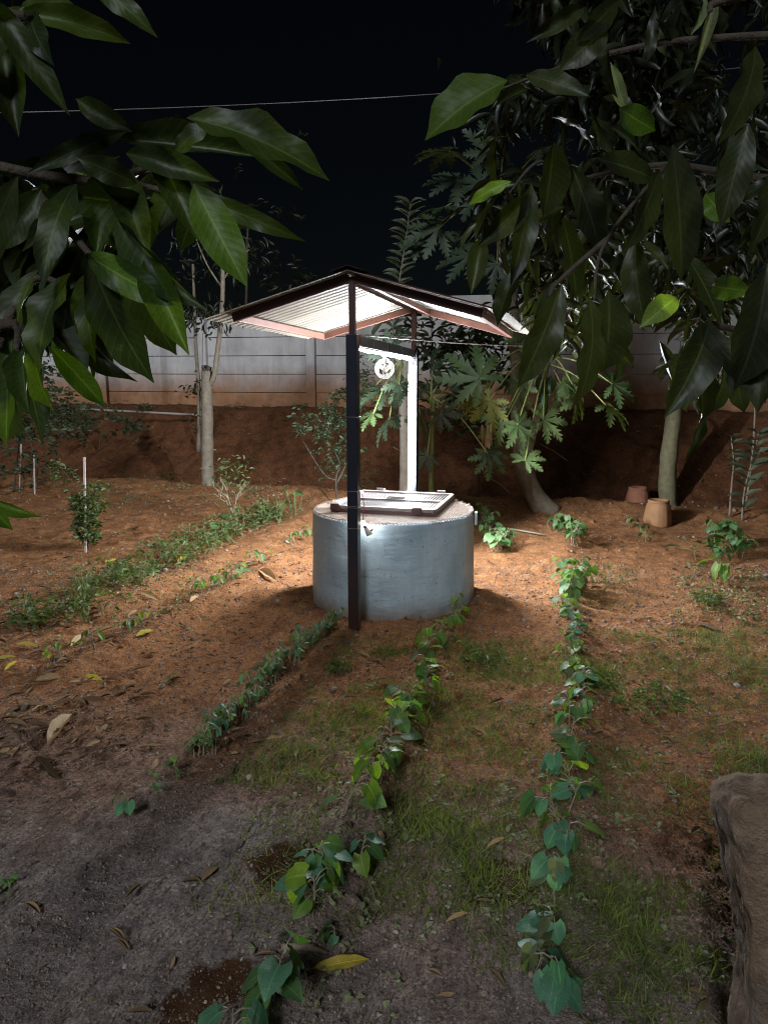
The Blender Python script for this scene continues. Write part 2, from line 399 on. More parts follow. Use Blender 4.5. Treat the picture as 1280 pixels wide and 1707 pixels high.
# ------------------------------------------------------------------ mesh helpers
class MB:
    def __init__(s): s.v, s.f, s.mi = [], [], []
    def add(s, V, F, mi=0):
        o = len(s.v); s.v += [tuple(p) for p in V]
        for f in F: s.f.append(tuple(i + o for i in f)); s.mi.append(mi)
        return s
    def box(s, c, size, rot=None, mi=0):
        c = Vector(c); hx, hy, hz = (q / 2 for q in size)
        rot = rot or Matrix.Identity(3)
        V = [c + rot @ Vector((x * hx, y * hy, z * hz)) for x in (-1, 1) for y in (-1, 1) for z in (-1, 1)]
        return s.add(V, [(0, 1, 3, 2), (4, 6, 7, 5), (0, 4, 5, 1), (2, 3, 7, 6), (0, 2, 6, 4), (1, 5, 7, 3)], mi)
    def bar(s, a, b, w, h, up=(0, 0, 1), mi=0):        # box-section bar from a to b: w across, h along up
        a, b = Vector(a), Vector(b); d = (b - a); L = d.length; d.normalize()
        x = d.cross(Vector(up)).normalized(); u = x.cross(d)
        rot = Matrix((x, d, u)).transposed()
        return s.box((a + b) / 2, (w, L, h), rot, mi)
    def tube(s, pts, rad, n=8, cap=True, mi=0):
        pts = [Vector(p) for p in pts]
        if not isinstance(rad, (list, tuple)): rad = [rad] * len(pts)
        rings, prev = [], None
        for i, p in enumerate(pts):
            t = (pts[min(i + 1, len(pts) - 1)] - pts[max(i - 1, 0)]).normalized()
            if prev is None: prev = t.orthogonal().normalized()
            x = (prev - t * prev.dot(t)).normalized(); prev = x; y = t.cross(x)
            rings.append([p + (x * math.cos(2 * math.pi * k / n) + y * math.sin(2 * math.pi * k / n)) * rad[i] for k in range(n)])
        V = [q for r in rings for q in r]; F = []
        for i in range(len(pts) - 1):
            for k in range(n):
                F.append((i * n + k, i * n + (k + 1) % n, (i + 1) * n + (k + 1) % n, (i + 1) * n + k))
        if cap:
            F.append(tuple(range(n - 1, -1, -1))); F.append(tuple((len(pts) - 1) * n + k for k in range(n)))
        return s.add(V, F, mi)
    def lathe(s, prof, n=48, c=(0, 0, 0), mi=0, wob=None):
        c = Vector(c); V = []; F = []
        for r, z in prof:
            for k in range(n):
                a = 2 * math.pi * k / n
                rr = r + (wob(a, z) if wob else 0)
                V.append(c + Vector((rr * math.cos(a), rr * math.sin(a), z)))
        for i in range(len(prof) - 1):
            for k in range(n):
                F.append((i * n + k, i * n + (k + 1) % n, (i + 1) * n + (k + 1) % n, (i + 1) * n + k))
        return s.add(V, F, mi)
    def build(s, name, mats, parent=None, smooth=False, **props):
        me = bpy.data.meshes.new(name)
        me.from_pydata(s.v, [], s.f)
        for m in (mats if isinstance(mats, (list, tuple)) else [mats]): me.materials.append(m)
        if any(s.mi): me.polygons.foreach_set('material_index', s.mi)
        if smooth: me.polygons.foreach_set('use_smooth', [True] * len(me.polygons))
        me.update()
        return link(name, me, parent, **props)

def link(name, me, parent=None, mat=None, **props):
    o = bpy.data.objects.new(name, me); COL.objects.link(o)
    if parent is not None: o.parent = parent
    if mat is not None: o.matrix_local = mat
    for k, v in props.items(): o[k] = v
    return o
def thing(name, label, cat, loc=(0, 0, 0), group=None, rotz=0):
    o = bpy.data.objects.new(name, None); COL.objects.link(o)
    o.empty_display_size = 0.1
    o.location = loc; o.rotation_euler = (0, 0, rotz)
    o['label'] = label; o['category'] = cat
    if group: o['group'] = group
    return o
def place(o, parent):                                   # geometry given in world space under a moved Empty
    o.parent = parent
    o.matrix_parent_inverse = Matrix.LocRotScale(parent.location, parent.rotation_euler, parent.scale).inverted()
    return o
def bevel(o, w=0.004, seg=2):
    m = o.modifiers.new('bevel', 'BEVEL'); m.width = w; m.segments = seg; m.limit_method = 'ANGLE'
    return o

def leaf_grid(nx, ny, prof, arch=0.1, fold=0.15, wave=0.0, curl=0.0, lobe=0.0, side=0.0, thick=0):
    """blade of length 1 along +Y, normal +Z"""
    V, UV = [], []
    for j in range(ny + 1):
        t = j / ny
        w = prof(t)
        for i in range(nx + 1):
            s = -1 + 2 * i / nx
            x = s * w + side * math.sin(math.pi * t)
            y = t - lobe * abs(s) ** 1.5 * (1 - t) ** 4
            z = arch * (4 * t * (1 - t)) * 0.5 - curl * t * t + fold * abs(s) * w + wave * w * s * s * math.sin(t * 17 + (1.3 if s > 0 else 0))
            V.append((x, y, z)); UV.append(((s + 1) / 2, t))
    F = [(j * (nx + 1) + i, j * (nx + 1) + i + 1, (j + 1) * (nx + 1) + i + 1, (j + 1) * (nx + 1) + i) for j in range(ny) for i in range(nx)]
    return np.array(V), np.array(F), np.array(UV)
def np_mesh(name, V, F, UV, mat, rnd=None, smooth=True):
    me = bpy.data.meshes.new(name)
    k = F.shape[1]
    me.vertices.add(len(V)); me.vertices.foreach_set('co', np.asarray(V, np.float32).ravel())
    me.loops.add(F.size); me.loops.foreach_set('vertex_index', F.astype(np.int32).ravel())
    me.polygons.add(len(F)); me.polygons.foreach_set('loop_start', np.arange(0, F.size, k, dtype=np.int32))
    if smooth: me.polygons.foreach_set('use_smooth', np.ones(len(F), bool))
    if UV is not None:
        u = me.uv_layers.new(name='UVMap'); u.data.foreach_set('uv', UV[F.ravel()].astype(np.float32).ravel())
    if rnd is not None:
        a = me.attributes.new('rnd', 'FLOAT', 'POINT'); a.data.foreach_set('value', rnd.astype(np.float32))
    me.materials.append(mat)
    me.update(calc_edges=True); me.validate()
    return me
def joined(name, base, mats, mat, rnd=None, smooth=True):
    """many copies of a base blade as one mesh; mats = list of 4x4"""
    V, F, UV = base
    A = np.array([np.array(m) for m in mats])
    k, n = len(A), len(V)
    Vh = np.c_[V, np.ones(n)]
    W = np.einsum('kij,nj->kni', A, Vh)[:, :, :3].reshape(-1, 3)
    FF = (F[None] + (np.arange(k) * n)[:, None, None]).reshape(-1, F.shape[1])
    r = NPR.rand(k) if rnd is None else np.asarray(rnd)
    return np_mesh(name, W, FF, np.tile(UV, (k, 1)) if UV is not None else None, mat, np.repeat(r, n), smooth)
def leafM(base, d, nrm, L, W=None, T=None):
    d = Vector(d).normalized(); nrm = Vector(nrm)
    x = d.cross(nrm)
    if x.length < 1e-4: x = d.orthogonal()
    x.normalize(); n = x.cross(d)
    W = L if W is None else W
    m = Matrix((x * W, d * L, n * (T or L))).transposed().to_4x4()
    m.translation = Vector(base)
    return m
def rdir(zlo=-1, zhi=1):
    a = random.uniform(0, 2 * math.pi); z = random.uniform(zlo, zhi); r = math.sqrt(max(0, 1 - z * z))
    return Vector((r * math.cos(a), r * math.sin(a), z))
def ordinal(i):
    w = ['first', 'second', 'third', 'fourth', 'fifth', 'sixth', 'seventh', 'eighth', 'ninth', 'tenth', 'eleventh', 'twelfth', 'thirteenth', 'fourteenth', 'fifteenth', 'sixteenth',
         'seventeenth', 'eighteenth', 'nineteenth', 'twentieth']
    if i < 20: return w[i]
    if i < 29: return 'twenty-' + w[i - 20]
    return 'thirtieth' if i == 29 else 'thirty-' + w[i - 30]

def prof_pts(ts, ws): return lambda t: 0.5 * float(np.interp(t, ts, ws))
lance = prof_pts([0, .05, .12, .25, .4, .55, .7, .8, .88, .94, 1], [.04, .20, .52, .86, .99, 1.0, .88, .68, .40, .16, .02])
ovate = lambda t: 0.5 * (0.10 + math.sin(math.pi * t ** 0.75) ** 0.8 * 0.95) if 0.01 < t < 0.99 else 0.02
heart = prof_pts([0, .08, .2, .35, .5, .65, .8, .92, 1], [.62, .86, 1.0, 1.0, .90, .72, .46, .20, .01])

MANGO_V = [leaf_grid(4, 14, lance, arch=a, fold=f, wave=w, curl=c, side=s) for a, f, w, c, s in
           ((0.10, 0.10, 0.05, 0.00, 0.02), (0.18, 0.22, 0.07, 0.02, -0.03), (0.26, 0.05, 0.08, 0.03, 0.03), (0.06, 0.32, 0.05, 0.00, 0.0), (0.22, 0.15, 0.09, -0.02, 0.03))]
MANGO_LOW = leaf_grid(2, 5, lance, arch=0.22, fold=0.25)
LITTER = leaf_grid(2, 5, lance, arch=0.03, fold=0.25, side=0.06)
OVAL = [leaf_grid(4, 6, ovate, arch=a, fold=f, wave=0.05) for a, f in ((0.12, 0.15), (0.25, 0.25))]
OVAL_LOW = leaf_grid(2, 3, ovate, arch=0.15, fold=0.3)
HEART_V = [leaf_grid(4, 7, heart, arch=a, fold=f, wave=w, curl=c, lobe=0.17) for a, f, w, c in
           ((0.12, 0.08, 0.05, 0.05), (0.20, 0.20, 0.08, 0.10), (0.05, -0.15, 0.05, 0.18), (0.25, 0.05, 0.10, 0.0))]
BLADE = leaf_grid(1, 3, lambda t: 0.5 * (1 - t * 0.95), arch=0.0, fold=0, curl=0.35)
_cache = {}
def leafmesh(kind, i, mat):
    key = (kind, i, mat)
    if key not in _cache:
        src = {'mango': MANGO_V, 'oval': OVAL, 'heart': HEART_V}[kind][i]
        _cache[key] = np_mesh('leaf_blade', *src, M[mat])
    return _cache[key]

# ------------------------------------------------------------------ ground
def axis(spans):
    out = []
    for a, b, n in spans: out += list(np.linspace(a, b, n, endpoint=False))
    return np.array(out + [spans[-1][1]])
gx = axis([(-90, -12, 12), (-12, -6, 40), (-6, -3, 80), (-3, 3, 300), (3, 6, 80), (6, 12, 40), (12, 90, 12)])
gy = axis([(-60, -3, 14), (-3, 1.6, 50), (1.6, 5.2, 240), (5.2, 9, 140), (9, 13.6, 110), (13.6, 20, 20), (20, 140, 16)])
GX, GY = np.meshgrid(gx, gy)
GZ = hfull(GX, GY)
nxg, nyg = len(gx), len(gy)
ii, jj = np.meshgrid(np.arange(nxg - 1), np.arange(nyg - 1))
q = (jj * nxg + ii).ravel()
gF = np.stack([q, q + 1, q + nxg + 1, q + nxg], 1)
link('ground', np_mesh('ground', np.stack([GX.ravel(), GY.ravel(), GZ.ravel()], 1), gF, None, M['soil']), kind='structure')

# ------------------------------------------------------------------ boundary wall
bw = thing('boundary_wall', 'long grey precast concrete panel wall on the bank, mud-splashed along its foot', 'wall', (0, 13.0, 1.2))
bw['kind'] = 'thing'
wdir = Vector((1, -0.238, 0)).normalized(); wn_ = Vector((-wdir.y, wdir.x, 0)) * -1     # wn_ points to the camera
wrot = Matrix((wdir, -wn_, Vector((0, 0, 1)))).transposed()
postx = [at(148 + 0, 600, 14.25).x, at(327, 600, 13.8).x]
step = 1.98
px0 = at(520, 600, 13.3).x
xs = [px0 + wdir.x * step * k for k in range(-5, 8)]
def wpos(x, off=0.0): return Vector((x, wall_y(x), 0)) + wn_ * off
for k, x in enumerate(xs):
    high = k >= 6
    top = 1.435 + (5 if high else 4) * 0.312 + 0.03
    o = MB().box(wpos(x, 0.02) + Vector((0, 0, (top + 0.85) / 2)), (0.155, 0.15, top - 0.85), wrot).build('post', M['wall'])
    place(bevel(o, 0.008), bw)
    if k + 1 < len(xs):
        x2 = xs[k + 1]
        for r in range(-1, 5 if k >= 6 - 0 else 4):
            L = step - 0.155
            z0 = 1.435 + r * 0.312
            mid = (x + x2) / 2
            jit = random.uniform(-0.006, 0.006)
            c = wpos(mid, -0.012 + jit) + Vector((0, 0, z0 + 0.156))
            tilt = Matrix.Rotation(random.uniform(-0.003, 0.003), 3, wn_)
            o = MB().box(c, (L, 0.05, 0.302), tilt @ wrot).build('panel', M['wall'])
            place(bevel(o, 0.007), bw)

# ------------------------------------------------------------------ well
WC = Vector((0.075, G(655, 1036).y + 0.645, 0))
zb = float(hs(WC.x, WC.y)); RIM = at(655, 850, WC.y).z
well = thing('water_well', 'round light blue plastered well ring under the small gabled roof', 'well', (WC.x, WC.y, zb))
def wob(a, z): return 0.010 * float(vn(a * 2.2, z * 3, 0.8, 9)) + 0.008 * float(vn(a * 6, z * 7, 0.7, 10))
prof = [(0.655 - 0.012 * (k / 24), -0.12 + (RIM + 0.12) * k / 24) for k in range(25)] + [(0.640, RIM + 0.006), (0.612, RIM + 0.006), (0.600, RIM), (0.598, RIM - 0.9)]
place(MB().lathe(prof, 128, WC, wob=wob).build('wall', M['well'], smooth=True), well)
YAW = R(15.5)
rr = Vector((math.cos(YAW), -math.sin(YAW), 0)); dd = Vector((math.sin(YAW), math.cos(YAW), 0))
rotY = Matrix((rr, dd, Vector((0, 0, 1)))).transposed()
HC = Vector((0.095, 6.08 + (WC.y - 5.96), 0)); HW, HD = 0.40, 0.385
# mesh cover: two sheets of wire, clipped to the ring, with the hatch opening left free
mb = MB()
def inside(p): return (p - Vector((WC.x, WC.y, p.z))).length < 0.635
for ax, bx_, st in ((rr, dd, 0.019), (dd, rr, 0.019)):
    k = -0.66
    while k < 0.66:
        seg = []
        for t in np.arange(-0.66, 0.661, 0.03):
            p = Vector((WC.x, WC.y, RIM + 0.012 + 0.006 * float(vn(k * 9, t * 9, 1.0, 3)))) + bx_ * k + ax * t
            u, v = (p - HC).dot(rr), (p - HC).dot(dd)
            ok = inside(p) and not (abs(u) < HW - 0.03 and abs(v) < HD - 0.03)
            if ok: seg.append(p)
            if (not ok or t > 0.655) and seg:
                if len(seg) > 1: mb.tube(seg, 0.0024, 4, cap=False)
                seg = []
        k += st
place(mb.build('wire_mesh', M['mesh'], kind='stuff'), well)
mb = MB()
for k in range(150):                                   # crimped mesh ends around the rim
    a = 2 * math.pi * k / 150
    e = Vector((math.cos(a), math.sin(a), 0))
    p = WC + e * 0.615; p.z = RIM + 0.012
    q_ = WC + e * (0.638 + random.uniform(-0.004, 0.004)); q_.z = RIM + random.uniform(0.012, 0.026)
    s_ = WC + Matrix.Rotation(0.03, 3, 'Z') @ e * 0.640; s_.z = RIM - 0.004
    mb.tube([p, q_, s_], 0.0045, 4)
place(mb.build('crimped_rim_wire', M['mesh'], kind='stuff'), well)
place(MB().lathe([(0.604, RIM - 0.004), (0.46, RIM - 0.004), (0.46, RIM - 0.05)], 64, WC).build('ledge', M['ledge']), well)
hat = thing('hatch_cover', 'square steel grating hatch lying on the well mouth', 'hatch', (HC.x, HC.y, RIM))
def HP(u, v, z): return HC + rr * u + dd * v + Vector((0, 0, RIM + z))
mb = MB()
for sg in (-1, 1):
    mb.bar(HP(-HW - 0.015, sg * (HD + 0.0), 0.022), HP(HW + 0.015, sg * (HD + 0.0), 0.022), 0.028, 0.036)
    mb.bar(HP(sg * (HW + 0.0), -HD + 0.0145, 0.0225), HP(sg * (HW + 0.0), HD - 0.0145, 0.0225), 0.028, 0.035)
place(bevel(mb.build('base_frame', M['maroon']), 0.002), hat)
for nm, a, b in (('frame_bar', (-HW, -HD), (HW, -HD)), ('frame_bar', (-HW, HD), (HW, HD)), ('frame_bar', (-HW, -HD + 0.0165), (-HW, HD - 0.0165)), ('frame_bar', (HW, -HD + 0.0165), (HW, HD - 0.0165)), ('cross_bar', (-HW + 0.0165, 0.0), (HW - 0.0165, 0.0))):
    place(bevel(MB().bar(HP(*a, 0.056), HP(*b, 0.056), 0.032, 0.026).build(nm, M['hatchp']), 0.002), hat)
nb = 30
for k in range(nb):
    u = -HW + 0.016 + (2 * HW - 0.032) * (k + 0.5) / nb
    for v0, v1 in ((-HD + 0.016, -0.016), (0.016, HD - 0.016)):
        place(MB().bar(HP(u, v0, 0.052), HP(u, v1, 0.052), 0.0065, 0.008).build('grating_bar', M['galv']), hat)
for u, v in ((-HW + 0.16, HD + 0.02), (HW - 0.10, HD + 0.02)):
    mb = MB().box(HP(u, v, 0.064), (0.07, 0.03, 0.03), rotY); mb.tube([HP(u - 0.035, v, 0.083), HP(u + 0.035, v, 0.083)], 0.008, 8)
    place(mb.build('hinge', M['galv']), hat)
for u in (-HW + 0.02, HW - 0.13):
    place(bevel(MB().box(HP(u, -HD - 0.012, 0.055), (0.075, 0.045, 0.055), rotY).build('bracket', M['maroon']), 0.004), hat)
mb = MB().box(HP(0.02, 0.02, 0.082), (0.11, 0.035, 0.022), rotY)
place(bevel(mb.build('latch', M['alu']), 0.004), hat)
pts = []
for k in range(40):
    a = k * 0.62
    pts.append(HP(-0.08 + 0.035 * math.sin(a) + 0.0018 * k, 0.02 + 0.03 * math.cos(a * 1.3), 0.082 + 0.014 * math.sin(a * 2.1)))
rope = MB().tube(pts, 0.005, 6).build('tie_rope', M['rope'], smooth=True)
rope['label'] = 'knot of pale rope tied round the latch in the middle of the hatch'; rope['category'] = 'rope'
bk = Vector((WC.x, WC.y, 0)) + Vector((math.cos(R(-8)), math.sin(R(-8)), 0)) * 0.66
o = MB().box(bk + Vector((0, 0, RIM - 0.05)), (0.02, 0.05, 0.10), Matrix.Rotation(R(-8), 3, 'Z')).build('side_lug', M['well']); place(bevel(o, 0.003), well)

# ------------------------------------------------------------------ shelter
FP = G(591, 1050); FP.z = 0; FP = Vector((FP.x, FP.y + 0.03, 0))
zf = float(hs(FP.x, FP.y))
BPt = at(690, 583, 6.86 + (WC.y - 5.96)); VB = (Vector((BPt.x, BPt.y, 0)) - FP).length
dd2 = (Vector((BPt.x, BPt.y, 0)) - FP).normalized(); rr2 = Vector((dd2.y, -dd2.x, 0))
rotS = Matrix((rr2, dd2, Vector((0, 0, 1)))).transposed()
ZB0 = at(590, 557, FP.y).z; ZB1 = BPt.z                       # thick posts' tops, front and back
ZR0 = at(582, 456, FP.y).z                                    # top of the front fascia at the ridge
DROP = (ZB1 - ZB0) / VB
def SPt(u, v, z): return FP + rr2 * u + dd2 * v + Vector((0, 0, z + DROP * v))
she = thing('well_shelter', 'small gabled sheet-metal roof on two dark steel posts over the well', 'shelter', (FP.x, FP.y, zf))
def part(mb, nm, mat, bev=0.003, smooth=False, **p):
    o = mb.build(nm, mat, smooth=smooth, **p)
    if bev: bevel(o, bev)
    return place(o, she)
PW, TW = 0.076, 0.040
part(MB().box(SPt(0, 0, 0) * 1 + Vector((0, 0, (ZB0 + zf - 0.15) / 2)), (PW, PW, ZB0 - zf + 0.15), rotS), 'post', M['navy'], 0.006)
part(MB().box(Vector((BPt.x, BPt.y, (ZB1 - 0.15) / 2)), (PW, PW, ZB1 + 0.15), rotS), 'post', M['matt'], 0.006)
part(MB().box(Vector((FP.x, FP.y, (ZB0 + ZR0 - 0.02) / 2)), (TW, TW, ZR0 - 0.02 - ZB0), rotS), 'upper_post', M['maroon'], 0.003)
part(MB().box(Vector((BPt.x, BPt.y, (ZB1 + ZR0 + DROP * VB - 0.02) / 2)), (TW, TW, ZR0 + DROP * VB - 0.02 - ZB1), rotS), 'upper_post', M['maroon'], 0.003)
part(MB().bar(SPt(0, PW / 2, ZB0 - 0.038), SPt(0, VB - PW / 2, ZB0 - 0.038), 0.045, 0.072), 'cross_beam', M['navy'], 0.003)
cL = at(385, 520, FP.y + 0.22); cR = at(810, 520, FP.y - 0.24)
HS = 0.87
SL = (ZR0 - (cL.z + cR.z) / 2 - 0.004) / HS                    # roof slope
FH = 0.058
def rafter(v, sg, mat):
    part(MB().bar(SPt(sg * (TW / 2 + 0.001 if v < 0.5 else 0.002), v, ZR0 - FH / 2 - SL * 0.02), SPt(sg * HS, v, ZR0 - FH / 2 - SL * HS), 0.036, FH), 'rafter', mat)
for sg in (-1, 1):
    rafter(0.0, sg, M['maroon']); rafter(VB, sg, M['primer'])
    part(MB().bar(SPt(sg * (HS - 0.02), 0.019, ZR0 - FH / 2 - SL * HS + 0.004), SPt(sg * (HS - 0.02), VB - 0.019, ZR0 - FH / 2 - SL * HS + 0.004), 0.036, 0.052), 'eave_beam', M['primer'])
part(MB().bar(SPt(0, 0.022, ZR0 - 0.040), SPt(0, VB - 0.022, ZR0 - 0.040), 0.040, 0.050), 'ridge_beam', M['maroon'])
part(MB().bar(SPt(0.13, 0.019, ZR0 - 0.034 - SL * 0.13), SPt(0.13, VB - 0.019, ZR0 - 0.034 - SL * 0.13), 0.030, 0.042), 'purlin', M['primer'])
# corrugated sheets: cream underside, red top, 2 sheets a side
V0, V1, OV = -0.105, VB + 0.10, 1.045
for sg in (-1, 1):
    for s_ in range(2):
        va, vb_ = V0 + (V1 - V0) * s_ / 2 - (0.02 if s_ else 0), V0 + (V1 - V0) * (s_ + 1) / 2
        n = 84
        V, F, mi = [], [], []
        us = (0.0, 0.35, 0.7, OV)
        for lay in (0, 1):
            for iu in us:
                for k in range(n + 1):
                    v = va + (vb_ - va) * k / n
                    ph = (v - V0) / 0.094 % 1.0
                    rib = 0.012 * max(0, 1 - abs(ph - 0.5) / 0.2) ** 0.7 if abs(ph - 0.5) < 0.2 else 0.0015 * math.sin(ph * 40)
                    V.append(SPt(sg * iu, v, ZR0 + 0.006 - SL * iu + rib + lay * 0.003 + s_ * 0.0035))
        W_ = n + 1; K = W_ * len(us)
        for lay in (0, 1):
            for a in range(len(us) - 1):
                for k in range(n):
                    f = (lay * K + a * W_ + k, lay * K + a * W_ + k + 1, lay * K + (a + 1) * W_ + k + 1, lay * K + (a + 1) * W_ + k)
                    F.append(f if (lay == 1) == (sg < 0) else f[::-1]); mi.append(lay)
        rim_ = [(0, k) for k in range(n)]
        for k in range(n):
            b = (len(us) - 1) * W_
            F.append((b + k, b + k + 1, K + b + k + 1, K + b + k)); mi.append(0)
        for a in range(len(us) - 1):
            for k in (0, n):
                F.append((a * W_ + k, (a + 1) * W_ + k, K + (a + 1) * W_ + k, K + a * W_ + k)); mi.append(0)
        mb = MB(); mb.v = V; mb.f = F; mb.mi = mi
        part(mb, 'roof_sheet', [M['cream'], M['rooftop']], 0)
mb = MB()
for sg in (-1, 1):
    a = [SPt(0, V0 - 0.005, ZR0 + 0.036), SPt(0, V1 + 0.005, ZR0 + 0.036), SPt(sg * 0.11, V1 + 0.005, ZR0 + 0.032 - SL * 0.11), SPt(sg * 0.11, V0 - 0.005, ZR0 + 0.032 - SL * 0.11)]
    mb.add(a + [p + Vector((0, 0, 0.002)) for p in a], [(0, 1, 2, 3), (4, 5, 6, 7), (0, 3, 7, 4), (1, 2, 6, 5), (2, 3, 7, 6)])
part(mb, 'ridge_cap', M['rooftop'], 0)
for zpx, tw in ((695, 0), (820, 0), (847, 1), (882, 0)):
    z = at(590, zpx, FP.y - 0.04).z
    mb = MB(); e = PW / 2 + 0.002
    for k in range(1 + tw):
        loop = [SPt(su * e, sv * e, z + 0.011 * k + random.uniform(-0.003, 0.003)) for su, sv in ((-1, -1), (1, -1), (1, 1), (-1, 1), (-1, -1))]
        mb.tube(loop, 0.0022, 5)
    part(mb, 'wire_tie', M['wire'], 0)

# ------------------------------------------------------------------ lights on the shelter
led = thing('led_strip_light', 'glowing white L-shaped strip light under the beam and down the rear post', 'strip light', tuple(SPt(0, VB - 0.05, 0.8)))
zl = ZB0 - 0.074
def half_round(a, b, out, w, h):
    a, b, out = Vector(a), Vector(b), Vector(out).normalized()
    d = (b - a).normalized(); s = d.cross(out).normalized(); mb = MB(); n = 8
    V = []
    for p in (a, b):
        for k in range(n + 1):
            t = math.pi * k / n
            V.append(p + s * (math.cos(t) * w / 2) + out * (math.sin(t) * h))
    F = [(k, k + 1, n + 2 + k, n + 1 + k) for k in range(n)] + [tuple(range(n + 1)), tuple(range(2 * n + 1, n, -1)), (0, n + 1, 2 * n + 1, n)]
    return mb.add(V, F)
a, b = SPt(0, PW / 2 + 0.02, zl - 0.012), SPt(0, VB - PW / 2 - 0.026, zl - 0.012)
place(half_round(a, b, (0, 0, -1), 0.022, 0.014).build('light_tube', M['ledb'], smooth=False), led)
place(MB().bar(a + Vector((0, 0, 0.0055)), b + Vector((0, 0, 0.0055)), 0.026, 0.010).build('channel', M['alu']), led)
zt, zbm = zl + DROP * VB - 0.01, RIM + 0.03
fo = BPt.xy.to_3d() - dd2 * (PW / 2 + 0.062) - rr2 * 0.004
a2, b2 = fo + Vector((0, 0, zt)), fo + Vector((0, 0, zbm))
place(MB().tube([a2 - dd2 * 0.018, b2 - dd2 * 0.018], 0.0125, 14).build('light_tube', M['led'], smooth=True), led)
for k in range(4):                                     # stand-off clips between tube and post
    c_ = a2.lerp(b2, 0.04 + 0.92 * k / 3)
    place(MB().bar(c_ - dd2 * 0.006, c_ + dd2 * 0.0615, 0.012, 0.016).build('clip', M['alu']), led)
mb = MB()
for v in (0.10, 0.42, 0.80, 1.25):
    e = 0.026
    mb.tube([SPt(-e, v, zl - 0.03), SPt(-e, v, ZB0), SPt(e, v, ZB0), SPt(e, v, zl - 0.03), SPt(-e, v, zl - 0.03)], 0.002, 5)
place(mb.build('cable_tie', M['wire']), led)
e = 0.028
place(MB().tube([SPt(e, 0.085, zl - 0.01), SPt(e, 0.082, zl + 0.03), SPt(e, 0.09, ZB0 + 0.004), SPt(-0.01, 0.1, ZB0 + 0.006)], 0.0035, 6).build('red_lead', M['red']), led)

pz = 0.80
pul = thing('pulley', 'pale metal rope pulley wheel hanging from the middle of the beam', 'pulley', tuple(SPt(0, pz, zl - 0.12)))
PC = SPt(0, pz, zl - 0.128)
ax = Vector((0.10, 1, -0.12)).normalized(); e1 = ax.cross(Vector((0, 0, 1))).normalized(); e2 = e1.cross(ax)
prot = Matrix((e1, e2, ax)).transposed().to_4x4(); prot.translation = PC
def wheelpart(prof, nm, mat):
    mb = MB().lathe(prof, 40); mb.v = [tuple(prot @ Vector(p)) for p in mb.v]
    return place(mb.build(nm, mat, smooth=False), pul)
wheelpart([(0.050, -0.012), (0.078, -0.014), (0.080, -0.010), (0.066, 0), (0.080, 0.010), (0.078, 0.014), (0.050, 0.012), (0.050, -0.012)], 'rim', M['wheel'])
wheelpart([(0.0, -0.018), (0.020, -0.018), (0.020, 0.018), (0.0, 0.018)], 'hub', M['wheel'])
for k in range(3):
    a = k * 2 * math.pi / 3 - math.pi / 2
    p, q_ = prot @ Vector((0.018 * math.cos(a), 0.018 * math.sin(a), 0)), prot @ Vector((0.053 * math.cos(a), 0.053 * math.sin(a), 0))
    place(MB().bar(p, q_, 0.032, 0.010, up=ax).build('spoke', M['wheel']), pul)
mb = MB()
for s_ in (-1, 1):
    mb.bar(PC + ax * 0.022 * s_ - Vector((0, 0, 0.03)), PC + ax * 0.022 * s_ + Vector((0, 0, 0.098)), 0.018, 0.004, up=ax)
mb.bar(PC - ax * 0.024 + Vector((0, 0, 0.098)), PC + ax * 0.024 + Vector((0, 0, 0.098)), 0.018, 0.006)
place(mb.build('fork', M['wheel']), pul)
place(MB().tube([PC + Vector((0, 0, 0.10)), PC + Vector((0.01, 0, 0.115)), PC + Vector((0, 0, 0.128)), PC + Vector((0, 0, 0.138))], 0.006, 8).build('hook', M['wheel']), pul)

# small lamp on the post, aimed at the well side
LP = at(606, 874, FP.y + 0.075)
lamp = thing('spot_lamp', 'small lit lamp tied to the front post beside the well wall', 'lamp', tuple(LP))
aim = Vector((0.46, -0.10, -0.78)).normalized()
e1 = aim.cross(Vector((0, 1, 0))).normalized(); e2 = e1.cross(aim)
lm = Matrix((e1, e2, aim)).transposed().to_4x4(); lm.translation = LP
def lpart(prof, nm, mat):
    mb = MB().lathe(prof, 24); mb.v = [tuple(lm @ Vector(p)) for p in mb.v]
    return place(mb.build(nm, mat, smooth=True), lamp)
lpart([(0.0, 0.012), (0.011, 0.012), (0.0125, 0.022), (0.013, 0.030)], 'socket', M['dark'])
lpart([(0.013, 0.030), (0.017, 0.045), (0.023, 0.082), (0.0235, 0.088), (0.019, 0.088), (0.0, 0.084)], 'shade', M['lampbody'])
place(MB().tube([LP + aim * 0.065 + e1 * 0.015, LP + aim * 0.062 + e1 * 0.040], [0.006, 0.009], 8).build('knob', M['dark']), lamp)
BC = LP + Vector((-0.004, 0.022, 0.004))
place(MB().lathe([(0.002, -0.016), (0.012, -0.011), (0.016, 0.0), (0.012, 0.011), (0.002, 0.016)], 16, BC).build('bulb', M['lamp'], smooth=True), lamp)
place(MB().tube([LP + aim * 0.014, LP + Vector((-0.012, 0.0, 0.004)), SPt(PW / 2 - 0.008, PW / 2 + 0.004, LP.z + 0.012)], 0.005, 6).build('bracket', M['dark']), lamp)
place(MB().tube([LP + Vector((0, 0, 0.004)), LP + Vector((-0.004, 0.0, 0.06)), LP + Vector((0.006, 0.0, 0.13)), LP + Vector((-0.01, 0, 0.22))], 0.003, 5).build('lead', M['red']), lamp)

